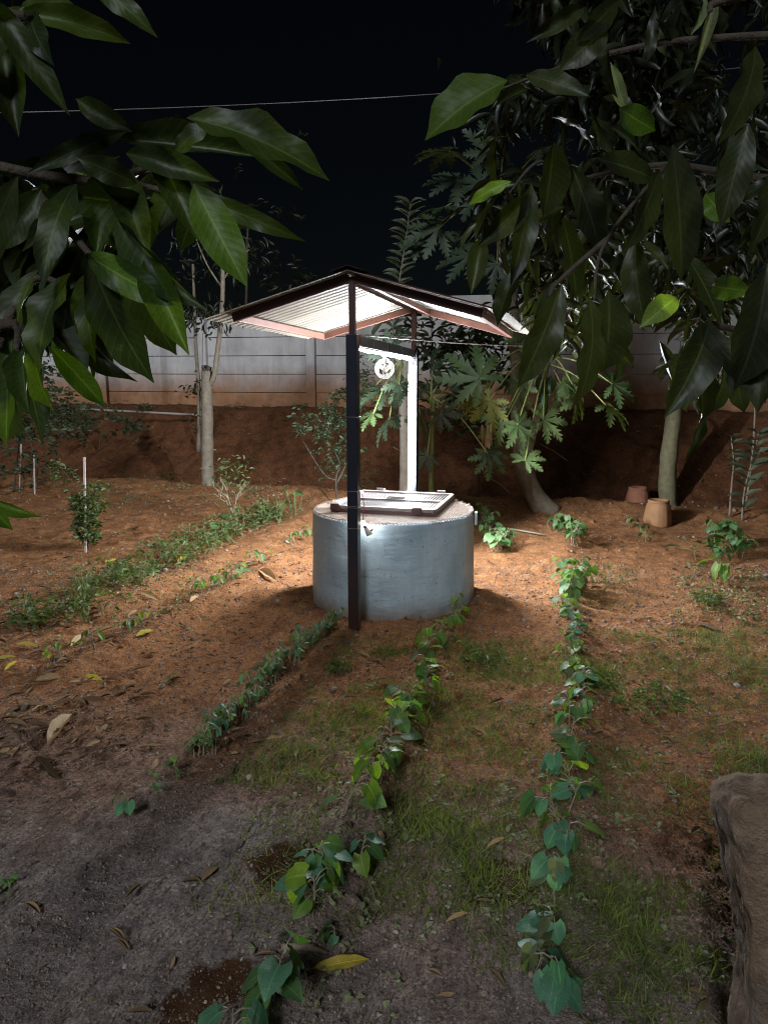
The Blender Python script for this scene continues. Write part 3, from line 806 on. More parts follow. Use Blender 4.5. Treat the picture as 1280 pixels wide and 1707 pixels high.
# ------------------------------------------------------------------ wires
def cable(pts, r, n=24, sag=0.0):
    a, b = pts[0], pts[-1]
    return [a.lerp(b, k / n) + Vector((0, 0, -sag * 4 * (k / n) * (1 - k / n))) for k in range(n + 1)]
A, B = at(-420, 192, 7.0), at(1700, 52, 9.5)
ow = MB().tube(cable([A, B], 0, 40, 0.22), 0.0032, 6).build('overhead_wire', M['wire'], smooth=True, label='thin pale overhead wire crossing the black sky above the shelter', category='wire')
A, B = SPt(0.0, 0.06, ZB0 + 0.004), at(1010, 573, 9.2)
MB().tube(cable([A, B], 0, 24, 0.05), 0.0035, 6).build('sagging_wire', M['wire'], smooth=True, label='slack thin wire from the front post across to the papaya trees', category='wire')

# ------------------------------------------------------------------ trees and leaves
def trunk_path(pxs, Ys):
    return [at(x, y, Y) for (x, y), Y in zip(pxs, Ys)]
def smooth_path(pts, n=5):
    out = []
    P = [pts[0]] + list(pts) + [pts[-1]]
    for i in range(1, len(P) - 2):
        for k in range(n):
            t = k / n
            a, b, c, d = P[i - 1], P[i], P[i + 1], P[i + 2]
            out.append(0.5 * ((2 * b) + (c - a) * t + (2 * a - 5 * b + 4 * c - d) * t * t + (3 * b - a - 3 * c + d) * t ** 3))
    return out + [Vector(pts[-1])]
def trunk(pts, r0, r1, name, mat, parent, n=10, lump=0.06):
    sp = smooth_path([Vector(p) for p in pts], 6)
    rad = [(r0 + (r1 - r0) * i / (len(sp) - 1)) * (1 + lump * math.sin(i * 1.7) + random.uniform(-lump, lump) * 0.5) for i in range(len(sp))]
    return place(MB().tube(sp, rad, n).build(name, M[mat], smooth=True), parent)
def put_leaf(root, kind, i, mat, m):
    o = bpy.data.objects.new('leaf', leafmesh(kind, i, mat)); COL.objects.link(o)
    o.parent = root
    o.matrix_parent_inverse = Matrix.Translation(root.location).inverted()
    o.matrix_basis = m
    return o
def aimed_leaf(root, p0, p1, Y0, Y1, wpx, mat, roll=0.0, kind='mango', var=None):
    a, b = at(*p0, Y0), at(*p1, Y1)
    if kind == 'mango': a = a - (b - a) * 0.16
    d = b - a; L = d.length
    side = d.cross(Vector((0, 1, 0)))
    nrm = side.cross(d).normalized() * -1                    # turned roughly to the open side
    nrm = Matrix.Rotation(roll, 3, d.normalized()) @ nrm
    if nrm.z < 0 and abs(roll) < 0.9: nrm = -nrm if nrm.y > 0 else nrm
    W = wpx / FPX * (Y0 + Y1) / 2 * 0.90
    prof_scale = W / 1.0
    return put_leaf(root, kind, random.randrange(5) if var is None else var, mat, leafM(a, d, nrm, L, prof_scale, L))

# --- mango branches at the upper left, close to the camera
lt = thing('mango_tree', 'mango tree with big drooping leaves reaching in from the left edge', 'tree', (-2.3, 1.3, 0))
tp = [Vector((-2.3, 1.3, -0.1)), Vector((-2.25, 1.3, 1.0)), Vector((-2.1, 1.35, 2.0)), Vector((-1.9, 1.4, 3.0))]
trunk(tp, 0.14, 0.08, 'trunk', 'barkd', lt)
def limb(root, pts, r0, r1, mat='barkd', nm='branch'): return trunk(pts, r0, r1, nm, mat, root, 7, 0.04)
limb(lt, [Vector((-2.12, 1.35, 1.9)), Vector((-1.3, 1.5, 2.25)), at(120, 300, 1.55), at(225, 300, 1.5)], 0.018, 0.005)
limb(lt, [at(60, 320, 1.56), at(130, 400, 1.5), at(170, 450, 1.45)], 0.010, 0.004)
limb(lt, [Vector((-2.0, 1.38, 2.5)), Vector((-1.2, 1.45, 2.55)), at(0, 20, 1.35), at(45, 25, 1.3)], 0.016, 0.005)
limb(lt, [at(180, 300, 1.52), at(270, 270, 1.5), at(345, 215, 1.5)], 0.008, 0.004)
limb(lt, [at(200, 300, 1.5), at(280, 320, 1.5), at(338, 330, 1.5)], 0.007, 0.004)
limb(lt, [Vector((-2.2, 1.3, 1.35)), Vector((-1.2, 1.3, 1.5)), at(-30, 560, 1.3), at(30, 590, 1.3)], 0.02, 0.005)
limb(lt, [at(-5, 580, 1.3), at(50, 470, 1.4), at(110, 475, 1.4)], 0.01, 0.005)
LL = [((0, 20), (117, 193), 46, 'mango'), ((60, 26), (218, 72), 42, 'mango'), ((150, -30), (262, 60), 40, 'mango'), ((60, 28), (88, 108), 46, 'mango'), ((0, 60), (32, 228), 66, 'mango'),
      ((208, 212), (126, 164), 38, 'mango'), ((345, 212), (548, 304), 72, 'mango'), ((400, 232), (505, 316), 28, 'mango'), ((225, 236), (436, 262), 50, 'mango'), ((232, 262), (365, 302), 46, 'mango'),
      ((190, 228), (45, 290), 36, 'mango'), ((215, 300), (128, 262), 44, 'mango'), ((235, 338), (95, 322), 66, 'mango'), ((165, 352), (36, 418), 48, 'mango'), ((335, 330), (412, 478), 72, 'mangoy'),
      ((340, 330), (508, 402), 34, 'mango'), ((300, 318), (262, 390), 62, 'mango'), ((215, 385), (347, 518), 62, 'mango'), ((165, 436), (300, 514), 58, 'mangoy'), ((165, 455), (257, 638), 92, 'mango'),
      ((255, 450), (316, 592), 62, 'mangoy'), ((222, 465), (295, 592), 62, 'mango'), ((112, 478), (70, 622), 72, 'mango'), ((62, 590), (90, 686), 54, 'mangoy'), ((98, 592), (176, 678), 42, 'mangoy'),
      ((22, 585), (12, 742), 72, 'mangoy'), ((150, 495), (160, 604), 44, 'mango'), ((-5, 500), (42, 640), 70, 'mango'), ((-30, 826), (22, 884), 34, 'mangoy'), ((-40, 822), (72, 862), 26, 'mangoy'),
      ((120, 470), (100, 590), 56, 'mango'), ((60, 470), (20, 600), 60, 'mango'), ((170, 460), (130, 560), 60, 'mango'), ((40, 590), (50, 690), 44, 'mango'), ((270, 270), (330, 400), 54, 'mango'),
      ((60, 330), (0, 420), 54, 'mango'), ((120, 330), (70, 480), 56, 'mango'), ((200, 300), (250, 440), 60, 'mango'), ((180, 300), (160, 430), 60, 'mango'), ((20, 320), (-40, 470), 60, 'mango'),
      ((345, 215), (290, 260), 36, 'mango'), ((335, 330), (300, 420), 44, 'mango'), ((30, 30), (-40, 150), 60, 'mango'), ((45, 26), (140, 20), 40, 'mango'), ((-20, 10), (10, -60), 50, 'mango')]
for i, (p0, p1, w, mt) in enumerate(LL):
    Y = 1.30 + 0.30 * ((i * 37) % 11) / 11
    if i in (6, 14, 18, 19, 20, 24, 25): Y = 1.32
    aimed_leaf(lt, p0, p1, Y, Y + random.uniform(-0.08, 0.06), w, mt, random.uniform(-0.5, 0.5))
for i in range(140):                                      # leaves deeper in the same branches
    hub = random.choice([(120, 310), (60, 330), (180, 380), (60, 470), (110, 470), (20, 560), (240, 300), (0, 380), (-40, 300), (140, 450)])
    hub = (hub[0] + random.uniform(-40, 40), hub[1] + random.uniform(-40, 40))
    Y = random.uniform(1.6, 2.0)
    a = at(*hub, Y); d = rdir(-0.9, 0.25); d.z -= 0.35
    L = random.uniform(0.17, 0.29)
    put_leaf(lt, 'mango', random.randrange(5), random.choice(['mango', 'mango', 'mangod']), leafM(a, d, rdir(0.1, 1), L, L * random.uniform(0.19, 0.26), L))
mats = []
for i in range(1500):                                    # the rest of its crown, above and left of the frame
    c = Vector((random.gauss(-2.3, 0.75), random.gauss(1.2, 0.8), random.gauss(3.9, 0.6)))
    if c.z < 3.05 or c.x > -0.9: continue
    d = rdir(-0.9, 0.2); L = random.uniform(0.16, 0.24)
    mats.append(leafM(c, d, rdir(0.1, 1), L, L * 0.28, L))
place(link('crown', joined('crown', MANGO_LOW, mats, M['mangos']), kind='stuff'), lt)

# --- mango overhanging from the right edge
rt = thing('mango_tree', 'dark mango tree hanging over the right side of the garden in front of the papayas', 'tree', (3.3, 2.6, 0))
trunk([Vector((3.3, 2.6, -0.1)), Vector((3.25, 2.65, 1.2)), Vector((3.1, 2.8, 2.4)), Vector((2.9, 3.0, 3.6))], 0.16, 0.08, 'trunk', 'barkd', rt)
limb(rt, [Vector((3.1, 2.8, 2.3)), at(1290, 300, 3.4), at(1110, 275, 3.6), at(960, 300, 3.8)], 0.026, 0.008)
limb(rt, [Vector((3.0, 2.9, 3.0)), at(1250, 60, 3.0), at(1010, 90, 3.2), at(830, 150, 3.0)], 0.018, 0.004)
limb(rt, [Vector((3.2, 2.7, 1.7)), at(1300, 560, 2.6), at(1190, 540, 2.5), at(1160, 555, 2.4)], 0.016, 0.005)
limb(rt, [at(1110, 275, 3.6), at(1010, 400, 3.0), at(990, 500, 2.8)], 0.010, 0.004)
limb(rt, [at(1010, 400, 3.0), at(930, 470, 2.9), at(915, 500, 2.8)], 0.012, 0.004)
limb(rt, [at(960, 300, 3.8), at(900, 270, 3.3), at(850, 320, 3.2)], 0.012, 0.004)
limb(rt, [at(1180, 20, 2.7), at(1290, -20, 2.8), Vector((2.95, 2.95, 3.4))], 0.006, 0.03)
RL = [((826, 148), (708, 232), 82, 'mangom', 2.3), ((1022, 118), (1044, 188), 24, 'oval', 3.2), ((1040, 185), (1092, 218), 46, 'mangoy', 3.0), ((1122, 275), (1134, 468), 72, 'mangod', 2.4), ((920, 255), (905, 362), 60, 'mangod', 3.0),
      ((870, 340), (795, 412), 44, 'mangod', 3.0), ((842, 308), (780, 342), 24, 'mangoy', 3.0), ((925, 498), (862, 646), 60, 'mangod', 2.7), ((978, 520), (962, 676), 60, 'mangod', 2.7), ((1012, 505), (1002, 622), 74, 'mangod', 2.8),
      ((1118, 503), (1066, 546), 44, 'beany', 2.6), ((1172, 556), (1108, 696), 74, 'mangod', 2.4), ((1172, 560), (1276, 672), 62, 'mangod', 2.4), ((1150, 600), (1168, 706), 42, 'mangod', 2.5), ((1195, 478), (1256, 486), 44, 'mangoy', 2.4),
      ((1205, 610), (1180, 692), 40, 'mangod', 2.6), ((1270, 470), (1225, 650), 92, 'mangod', 2.0), ((1282, 560), (1262, 690), 70, 'mangod', 2.1), ((1168, 4), (1152, 58), 16, 'oval', 3.0), ((1186, 14), (1156, 122), 18, 'oval', 3.0),
      ((1196, 18), (1190, 74), 16, 'mangod', 3.0), ((1088, 44), (1108, 92), 18, 'oval', 3.3), ((1010, 270), (1090, 300), 52, 'mangod', 2.8), ((1090, 300), (1040, 420), 54, 'mangod', 2.8), ((960, 300), (1000, 420), 52, 'mangod', 3.0),
      ((880, 330), (850, 480), 44, 'mangod', 3.0), ((800, 410), (785, 490), 36, 'mangod', 3.2), ((860, 460), (830, 545), 36, 'mangod', 3.0), ((1180, 330), (1215, 370), 44, 'mangoy', 2.9), ((1240, 230), (1200, 380), 56, 'mangod', 2.5),
      ((1250, 100), (1200, 240), 60, 'mangod', 2.5), ((1290, 260), (1250, 420), 64, 'mangod', 2.3), ((1000, 60), (930, 120), 52, 'mangod', 2.9), ((960, 20), (878, 70), 30, 'mangod', 2.9), ((1020, 10), (960, 70), 40, 'mangod', 2.9),
      ((1060, 420), (1075, 545), 50, 'mangod', 2.9), ((1150, 440), (1200, 540), 50, 'mangod', 2.7), ((940, 380), (960, 500), 46, 'mangod', 3.2), ((890, 130), (980, 160), 40, 'mangod', 2.8), ((1130, 600), (1120, 660), 40, 'mangod', 2.6),
      ((1225, 600), (1240, 690), 40, 'mangod', 2.6), ((1165, 690), (1140, 770), 20, 'mangod', 2.9)]
for i, (p0, p1, w, mt, Y) in enumerate(RL):
    aimed_leaf(rt, p0, p1, Y, Y + random.uniform(-0.12, 0.12), w, mt if mt in ('mangod', 'mangoy', 'mangom', 'beany') else 'beanp', random.uniform(-0.6, 0.6))
cnt = 0
while cnt < 256:
    px, py = random.uniform(820, 1330), random.uniform(-60, 600)
    edge = 880 + 60 * math.sin(py / 70) if py < 120 else 790 + max(0, (300 - py)) * 0.35 + 25 * math.sin(py / 37)
    if px < edge or (py > 430 and px < 880 + (py - 430) * 0.55): continue
    Y = random.uniform(3.0, 5.2)
    a = at(px, py, Y); d = rdir(-0.95, 0.15); d.z -= 0.4
    L = random.uniform(0.14, 0.27)
    put_leaf(rt, 'mango', random.randrange(5), 'mangod', leafM(a, d, rdir(0.1, 1), L, L * random.uniform(0.18, 0.25), L))
    cnt += 1
mats = []
for i in range(19000):
    if i % 7:
        px, py, Y = random.uniform(790, 1400), random.uniform(-150, 640), random.uniform(4.2, 8.5)
        edge = 880 + 60 * math.sin(py / 70) if py < 120 else 800 + max(0, (300 - py)) * 0.35 + 25 * math.sin(py / 37)
        if px < edge or (py > 400 and px < 850 + (py - 400) * 0.45): continue
        if float(vn(px, py, 70, 3)) < (-0.12 if py < 520 else 0.05 + (py - 520) / 400): continue
        c = at(px, py, Y)
    else:                                                # upper crown out of the frame, over the right of the garden
        c = Vector((random.gauss(2.9, 1.0), random.gauss(2.0, 1.5), random.gauss(4.6, 0.7)))
        if c.x < 1.4 or c.z < 1.9 + max(c.y, 0) * 0.62 + 1.2: continue
    d = rdir(-0.95, 0.15); d.z -= 0.3
    L = random.uniform(0.14, 0.24)
    mats.append(leafM(c, d, rdir(0.1, 1), L, L * random.uniform(0.17, 0.25), L))
place(link('crown', joined('crown', MANGO_LOW, mats, M['mangos']), kind='stuff'), rt)

# --- bare trunk at the right with its own crown lost in the dark
b = G(1115, 848)
ot = thing('tree', 'smooth straight tree trunk standing behind the upturned terracotta pot', 'tree', tuple(b))
trunk([b - Vector((0, 0, 0.1)), at(1112, 790, b.y), at(1122, 700, b.y), at(1132, 640, b.y + 0.05), at(1165, 520, b.y + 0.1), at(1185, 380, b.y + 0.1)], 0.125, 0.06, 'trunk', 'barkg', ot)
limb(ot, [at(1165, 520, b.y + 0.1), at(1090, 420, b.y), at(1020, 330, b.y - 0.2)], 0.05, 0.01, 'barkg')
limb(ot, [at(1150, 570, b.y + 0.1), at(1230, 470, b.y), at(1290, 380, b.y)], 0.05, 0.012, 'barkg')
mats = []
for i in range(4200):
    c = at(random.gauss(1120, 120), random.gauss(360, 120), b.y + random.gauss(0, 0.9))
    if c.z < 2.4: continue
    if float(vn(c.x, c.z, 0.5, 3)) < -0.15: continue
    d = rdir(-0.95, 0.2); L = random.uniform(0.13, 0.22)
    mats.append(leafM(c, d, rdir(0.1, 1), L, L * 0.22, L))
place(link('crown', joined('crown', MANGO_LOW, mats, M['mangos']), kind='stuff'), ot)

# --- papayas
def papaya_blade(seed):
    rs = random.Random(seed)
    V, F = [(0, 0, 0)], []
    angs = [-128, -84, -44, 0, 44, 84, 128]
    for k, a in enumerate(angs):
        Lb = (0.62, 0.85, 0.98, 1.0, 0.98, 0.85, 0.62)[k] * rs.uniform(0.92, 1.05)
        a = R(a + rs.uniform(-5, 5))
        ws = [0.035, 0.085, 0.11, 0.21, 0.085, 0.24, 0.075, 0.19, 0.05, 0.10, 0.004]
        ts = [0.04, 0.26, 0.38, 0.46, 0.50, 0.64, 0.67, 0.80, 0.83, 0.90, 1.0]
        sh = [0, 0, 0, 0.10, 0, 0.11, 0, 0.09, 0, 0.05, 0]
        o = len(V)
        for t, w, s_ in zip(ts, ws, sh):
            for s in (-1, 0, 1):
                r = t * Lb + (s_ * Lb * 0.9 if s else 0); off = s * w * Lb * 0.95
                x = math.sin(a) * r + math.cos(a) * off; y = math.cos(a) * r - math.sin(a) * off
                z = -0.30 * r * r + 0.22 * abs(off) + 0.02 * math.sin(7 * r + k)
                V.append((x, y, z))
        for i in range(len(ts) - 1):
            for j in (0, 1):
                F.append((o + i * 3 + j, o + i * 3 + j + 1, o + i * 3 + 3 + j + 1, o + i * 3 + 3 + j))
    return np.array(V), np.array(F), None
PAP = [papaya_blade(s) for s in (1, 2, 3)]
def papmesh(i, mat):
    key = ('pap', i, mat)
    if key not in _cache:
        me = np_mesh('papaya_blade', *PAP[i], M[mat], smooth=False)
        _cache[key] = me
    return _cache[key]
def papaya_leaf(root, start, center, size, tipdir, nrm, mat, pet='petiole'):
    start, center = Vector(start), Vector(center)
    o = bpy.data.objects.new('leaf', papmesh(random.randrange(3), mat)); COL.objects.link(o)
    o.parent = root; o.matrix_parent_inverse = Matrix.Translation(root.location).inverted()
    o.matrix_basis = leafM(center, tipdir, nrm, size)
    mid = (start + center) / 2 + Vector((0, 0, 0.10 * (center - start).length))
    p = MB().tube(smooth_path([start, mid, center], 5), [0.010] * 5 + [0.008] * 5 + [0.006], 6).build('petiole', M[pet], smooth=True)
    p.parent = o
    p.matrix_parent_inverse = (Matrix.Translation(root.location) @ o.matrix_parent_inverse @ o.matrix_basis).inverted()
    return o
def crown_leaves(root, hub, specs):
    for (px, py, Y, size, tip, mat) in specs:
        c = at(px, py, Y); out = (c - hub)
        size *= random.uniform(0.9, 1.25)
        td = Vector((tip[0] + random.uniform(-.3, .3), random.uniform(-0.6, 0.3), tip[1] + random.uniform(-.3, .2)))
        nm = Vector((random.uniform(-0.6, 0.6), random.uniform(-0.9, 0.1), random.uniform(0.15, 1.0)))
        papaya_leaf(root, hub + Vector((random.uniform(-.03, .03), random.uniform(-.03, .03), random.uniform(-0.15, 0.05))), c, size, td, nm, mat)

b1 = G(905, 853)
p1 = thing('papaya_tree', 'tall papaya tree with thick trunk bending at its foot right of the well', 'tree', tuple(b1))
y1 = b1.y
t1 = [b1 + Vector((0.12, 0, -0.06)), at(893, 828, y1), at(876, 790, y1), at(868, 740, y1), at(864, 680, y1), at(862, 600, y1 + .05), at(852, 500, y1 + .1), at(838, 400, y1 + .1), at(830, 335, y1 + .1)]
trunk(t1, 0.125, 0.06, 'trunk', 'bark', p1, 14, 0.03)
trunk([at(872, 780, y1), at(860, 745, y1 - .05), at(838, 712, y1 - .1)], 0.035, 0.015, 'branch', 'bark', p1)
hub1 = t1[-1]
crown_leaves(p1, hub1, [(748, 252, 8.3, 0.34, (-0.9, 0.1), 'papayad'), (762, 300, 8.6, 0.32, (-0.8, -0.4), 'papayad'), (802, 305, 8.4, 0.36, (-0.9, -0.1), 'papayad'), (742, 345, 8.3, 0.30, (-1, -0.1), 'papayad'),
     (730, 382, 8.4, 0.36, (-1, -0.1), 'papayad'), (785, 426, 8.2, 0.36, (-1, -0.1), 'papayad'), (770, 395, 8.7, 0.30, (-0.8, -0.4), 'papayad'), (842, 212, 8.6, 0.36, (0.1, 0.9), 'papayad'), (900, 250, 8.8, 0.34, (0.8, 0.3), 'papayad'),
     (905, 360, 8.4, 0.36, (0.9, -0.2), 'papayad'), (860, 410, 8.0, 0.34, (0.2, -0.9), 'papayad'), (812, 255, 9.2, 0.34, (-0.3, 0.8), 'papayad'), (828, 440, 8.3, 0.30, (-.4, -0.9), 'papayad'), (700, 400, 8.6, 0.28, (-0.9, -0.3), 'papayad')])
b2 = G(898, 850)
p2 = thing('papaya_tree', 'slender ringed papaya tree bearing green fruit beside the thick papaya trunk', 'tree', tuple(b2))
y2 = b2.y - 0.12
t2 = [b2 + Vector((-0.02, -0.05, -0.05)), at(880, 815, y2), at(877, 780, y2), at(882, 745, y2), at(893, 705, y2), at(902, 665, y2), at(908, 620, y2), at(911, 585, y2)]
trunk(t2, 0.062, 0.040, 'trunk', 'bark', p2, 10, 0.05)
hub2 = t2[-1]
crown_leaves(p2, hub2, [(800, 632, 8.2, 0.42, (-0.9, 0.5), 'papaya'), (815, 668, 8.3, 0.30, (-0.5, -0.9), 'papayay'), (790, 668, 8.4, 0.24, (-0.6, -0.9), 'papayay'), (838, 700, 8.3, 0.34, (-0.5, -0.5), 'papaya'), (862, 708, 8.2, 0.28, (0.7, -0.5), 'papaya'),
     (950, 560, 8.8, 0.30, (0.9, 0.2), 'papaya'), (935, 545, 9.2, 0.26, (0.3, 0.9), 'papaya'), (1020, 640, 8.8, 0.36, (0.95, 0.25), 'papaya'), (1010, 676, 8.7, 0.36, (0.95, -0.5), 'papaya'), (960, 655, 8.6, 0.32, (0.3, -0.9), 'papaya'),
     (935, 640, 9.0, 0.30, (0.5, -0.8), 'papaya'), (880, 560, 8.8, 0.34, (-0.8, 0.4), 'papaya'), (905, 700, 8.6, 0.26, (0.8, -0.2), 'papaya'), (868, 640, 8.8, 0.28, (-0.2, -1), 'papaya'), (815, 760, 8.4, 0.22, (-0.2, -0.9), 'papaya'), (875, 768, 8.3, 0.22, (0.6, 0.1), 'papaya')])
for (px, py, s) in ((905, 668, 1.0), (917, 640, 0.75), (899, 640, 0.8)):
    c = at(px, py, y2 - 0.13)
    f = MB().lathe([(0.004, -0.15), (0.035, -0.135), (0.058, -0.09), (0.064, -0.03), (0.055, 0.04), (0.035, 0.09), (0.012, 0.115), (0.008, 0.15)], 16)
    f.v = [tuple(Vector(v) * s + c) for v in f.v]
    place(f.build('fruit', M['fruit'], smooth=True), p2)
dryc = at(813, 708, 8.25)
mb = MB()
for k in range(5):
    x = (k - 2) * 0.03
    pts = [dryc + Vector((x * (1 - 0.4 * t), 0.02 * math.sin(5 * t + k), -0.48 * t * random.uniform(0.8, 1.05))) for t in np.linspace(0, 1, 7)]
    for i in range(6):
        w0, w1 = 0.022 * math.sin(2.6 * i / 6 + 0.4) * (1 + 0.3 * math.sin(i * 2 + k)), 0.022 * math.sin(2.6 * (i + 1) / 6 + 0.4) * (1 + 0.3 * math.sin(i * 2 + 2 + k))
        e = Vector((math.cos(k + i * 0.3), math.sin(k + i * 0.3), 0)); e2 = Vector((math.cos(k + i * .3 + .3), math.sin(k + i * .3 + .3), 0))
        mb.add([pts[i] - e * w0, pts[i] + e * w0 + Vector((0, 0.008, 0)), pts[i + 1] + e2 * w1 + Vector((0, 0.008, 0)), pts[i + 1] - e2 * w1], [(0, 1, 2, 3)])
w = mb.build('withered_leaf', M['dry'], smooth=True); place(w, p2); w['label'] = 'shrivelled tan dead leaf hanging down'
b3 = G(718, 838); b3 = at(718, 838, 8.5); b3 = snap(b3)
p3 = thing('papaya_tree', 'young papaya with thin green stem just right of the glowing strip light', 'tree', tuple(b3))
t3 = [b3 - Vector((0, 0, 0.05)), at(719, 790, 8.5), at(720, 740, 8.5), at(721, 700, 8.5), at(722, 665, 8.5)]
trunk(t3, 0.032, 0.022, 'trunk', 'gstem', p3, 8, 0.04)
crown_leaves(p3, t3[-1], [(735, 690, 8.1, 0.24, (0.4, -0.9), 'papayad'), (755, 660, 8.6, 0.28, (0.9, -0.3), 'papayad'), (720, 620, 8.5, 0.30, (0.1, 0.9), 'papayad'), (700, 650, 8.4, 0.26, (-0.8, 0.2), 'papayad'), (752, 620, 8.7, 0.28, (0.8, 0.6), 'papayad'), (812, 755, 8.2, 0.20, (0.9, -0.4), 'papayad'), (712, 760, 8.3, 0.16, (-0.3, -0.9), 'papayad'), (770, 640, 8.9, 0.30, (0.9, -0.3), 'papayad')])
b4 = snap(at(681, 832, 8.8))
p4 = thing('papaya_tree', 'pale papaya trunk half hidden directly behind the glowing strip light', 'tree', tuple(b4))
t4 = [b4 - Vector((0, 0, 0.05)), at(681, 790, 8.8), at(680, 740, 8.8), at(678, 700, 8.8), at(674, 655, 8.8), at(670, 600, 8.8)]
trunk(t4, 0.115, 0.07, 'trunk', 'barkw', p4, 14, 0.03)
crown_leaves(p4, t4[-1], [(655, 672, 8.3, 0.32, (-0.2, -0.9), 'papayad'), (622, 690, 8.2, 0.26, (-0.8, -0.5), 'papaya'), (640, 650, 8.5, 0.34, (-0.8, -0.3), 'papayad'), (665, 640, 8.3, 0.28, (0.1, -0.8), 'papayad'), (612, 660, 8.7, 0.26, (-0.9, 0), 'papayad'), (648, 700, 8.4, 0.26, (-0.4, -0.9), 'papayad'), (700, 690, 8.4, 0.3, (0.6, -0.7), 'papayad'), (650, 590, 8.7, 0.3, (-0.6, 0.7), 'papayad')])

# --- generic shrub: stems + a cloud of small leaves as one crown
def shrub(name, label, cat, base, stems, blobs, n, leafL, wr, mat='shrub', stemmat='barkd', src=None, group=None, stemr=(0.014, 0.004), droop=0.2, coll=None):
    root = thing(name, label, cat, tuple(base), group)
    for s in stems: trunk(s, stemr[0], stemr[1], 'stem', stemmat, root, 6, 0.03)
    mats = []
    tot = sum(b[4] for b in blobs)
    for (px, py, Y, rad, wgt) in blobs:
        c0 = at(px, py, Y)
        k = int(n * wgt / tot)
        cg = lambda r: max(-1.5, min(1.5, random.gauss(0, 1))) * r
        tw = [c0 + Vector((cg(rad[0]), cg(rad[0]), cg(rad[1]))) for _ in range(max(3, k // 7))]
        for i in range(k):
            p = tw[i % len(tw)] + rdir() * leafL * random.uniform(0.1, 0.9)
            if p.z < float(hs(p.x, p.y)) + 0.02: continue
            d = rdir(-0.6, 0.8); d.z -= droop
            L = leafL * random.uniform(0.7, 1.2)
            mats.append(leafM(p, d, rdir(0.0, 1), L, L * wr, L))
    if mats: place(link('crown', joined('crown', src or OVAL_LOW, mats, M[mat]), kind='stuff'), root)
    return root
bs_ = snap(at(563, 838, 9.4))
shrub('shrub', 'dark small-leaved shrub behind the well, seen left of the front post', 'shrub', bs_,
      [[bs_, at(560, 800, 9.4), at(566, 770, 9.4), at(545, 735, 9.4)], [at(562, 805, 9.4), at(590, 740, 9.5), at(610, 640, 9.6)], [at(560, 800, 9.4), at(540, 790, 9.4), at(505, 735, 9.4)]],
      [(535, 705, 9.4, (0.20, 0.12), 2), (570, 715, 9.5, (0.18, 0.18), 2.2), (610, 640, 9.6, (0.14, 0.22), 1.6), (560, 770, 9.5, (0.2, 0.18), 1.2), (575, 675, 9.5, (0.15, 0.12), 1.2), (625, 600, 9.7, (0.1, 0.12), 0.6)], 1900, 0.055, 0.42)
bs_ = snap(at(800, 832, 10.3))
shrub('shrub', 'mass of dark long leaves against the wall behind the papayas', 'shrub', bs_,
      [[bs_, at(790, 700, 10.4), at(780, 600, 10.4), at(770, 545, 10.4)], [at(790, 700, 10.4), at(830, 620, 10.4), at(840, 560, 10.4)]],
      [(745, 570, 10.4, (0.32, 0.16), 1.6), (800, 560, 10.5, (0.35, 0.16), 1.6), (830, 620, 10.4, (0.3, 0.25), 1.2), (760, 630, 10.3, (0.3, 0.25), 1.2), (770, 680, 10.3, (0.3, 0.2), 0.8)], 800, 0.18, 0.24, src=MANGO_LOW, droop=0.5)
# --- upright shoot with paired leaves behind the roof
bs_ = snap(at(672, 835, 9.6))
sh = thing('tall_shoot', 'upright shoot with paired oval leaves rising behind the roof against the sky', 'plant', tuple(bs_))
st = [bs_, at(668, 700, 9.6), at(655, 560, 9.6), at(664, 480, 9.6), at(676, 400, 9.6), at(684, 340, 9.6)]
trunk(st, 0.016, 0.005, 'stem', 'bark', sh, 6, 0.02)
sp = smooth_path(st, 8)
for i in range(14, len(sp)):
    p = sp[i]
    for s in (-1, 1):
        d = Vector((s * 0.9, random.uniform(-0.4, 0.2), random.uniform(0.15, 0.6)))
        L = random.uniform(0.16, 0.22)
        put_leaf(sh, 'oval', random.randrange(2), 'oval', leafM(p, d, Vector((0, -0.6, 0.8)), L, L * 0.36, L))
for k, (px, py) in enumerate(((640, 540), (632, 575), (668, 545), (620, 560), (605, 570), (690, 560), (650, 590), (612, 590))):
    p = at(px, py, 9.3); d = Vector((random.uniform(-1, 1), -0.2, random.uniform(-0.2, 0.7)))
    put_leaf(sh, 'oval', 0, 'oval', leafM(p, d, Vector((0, -0.7, 0.7)), 0.22, 0.075, 0.22))
limb(sh, [at(655, 560, 9.6), at(630, 560, 9.35), at(605, 572, 9.3)], 0.006, 0.003, 'bark', 'twig')
limb(sh, [at(655, 570, 9.6), at(680, 560, 9.35), at(695, 558, 9.3)], 0.006, 0.003, 'bark', 'twig')

# --- lopped tree at the left
b = G(346, 806); yb = b.y
lo = thing('lopped_tree', 'lopped pale tree stump with one bent regrown shoot in front of the wall', 'tree', tuple(b))
trunk([b - Vector((0, 0, 0.1)), at(346, 770, yb), at(346, 700, yb), at(345, 650, yb), at(345, 618, yb)], 0.088, 0.070, 'trunk', 'bark', lo, 12, 0.05)
mb = MB()
for k in range(7):
    a = k * 0.9; c = at(345 + 5 * math.cos(a), 622, yb) + Vector((0, 0.05 * math.sin(a), 0))
    mb.bar(c, c + Vector((random.uniform(-.02, .02), random.uniform(-.02, .02), random.uniform(0.05, 0.11))), 0.035, 0.03)
place(mb.build('splintered_top', M['barkd']), lo)
trunk([at(350, 640, yb - 0.02), at(357, 628, yb - 0.06), at(361, 600, yb - 0.08), at(367, 550, yb - 0.08), at(371, 500, yb - 0.08), at(371, 430, yb - 0.05), at(366, 370, yb)], 0.040, 0.025, 'branch', 'bark', lo, 8, 0.04)
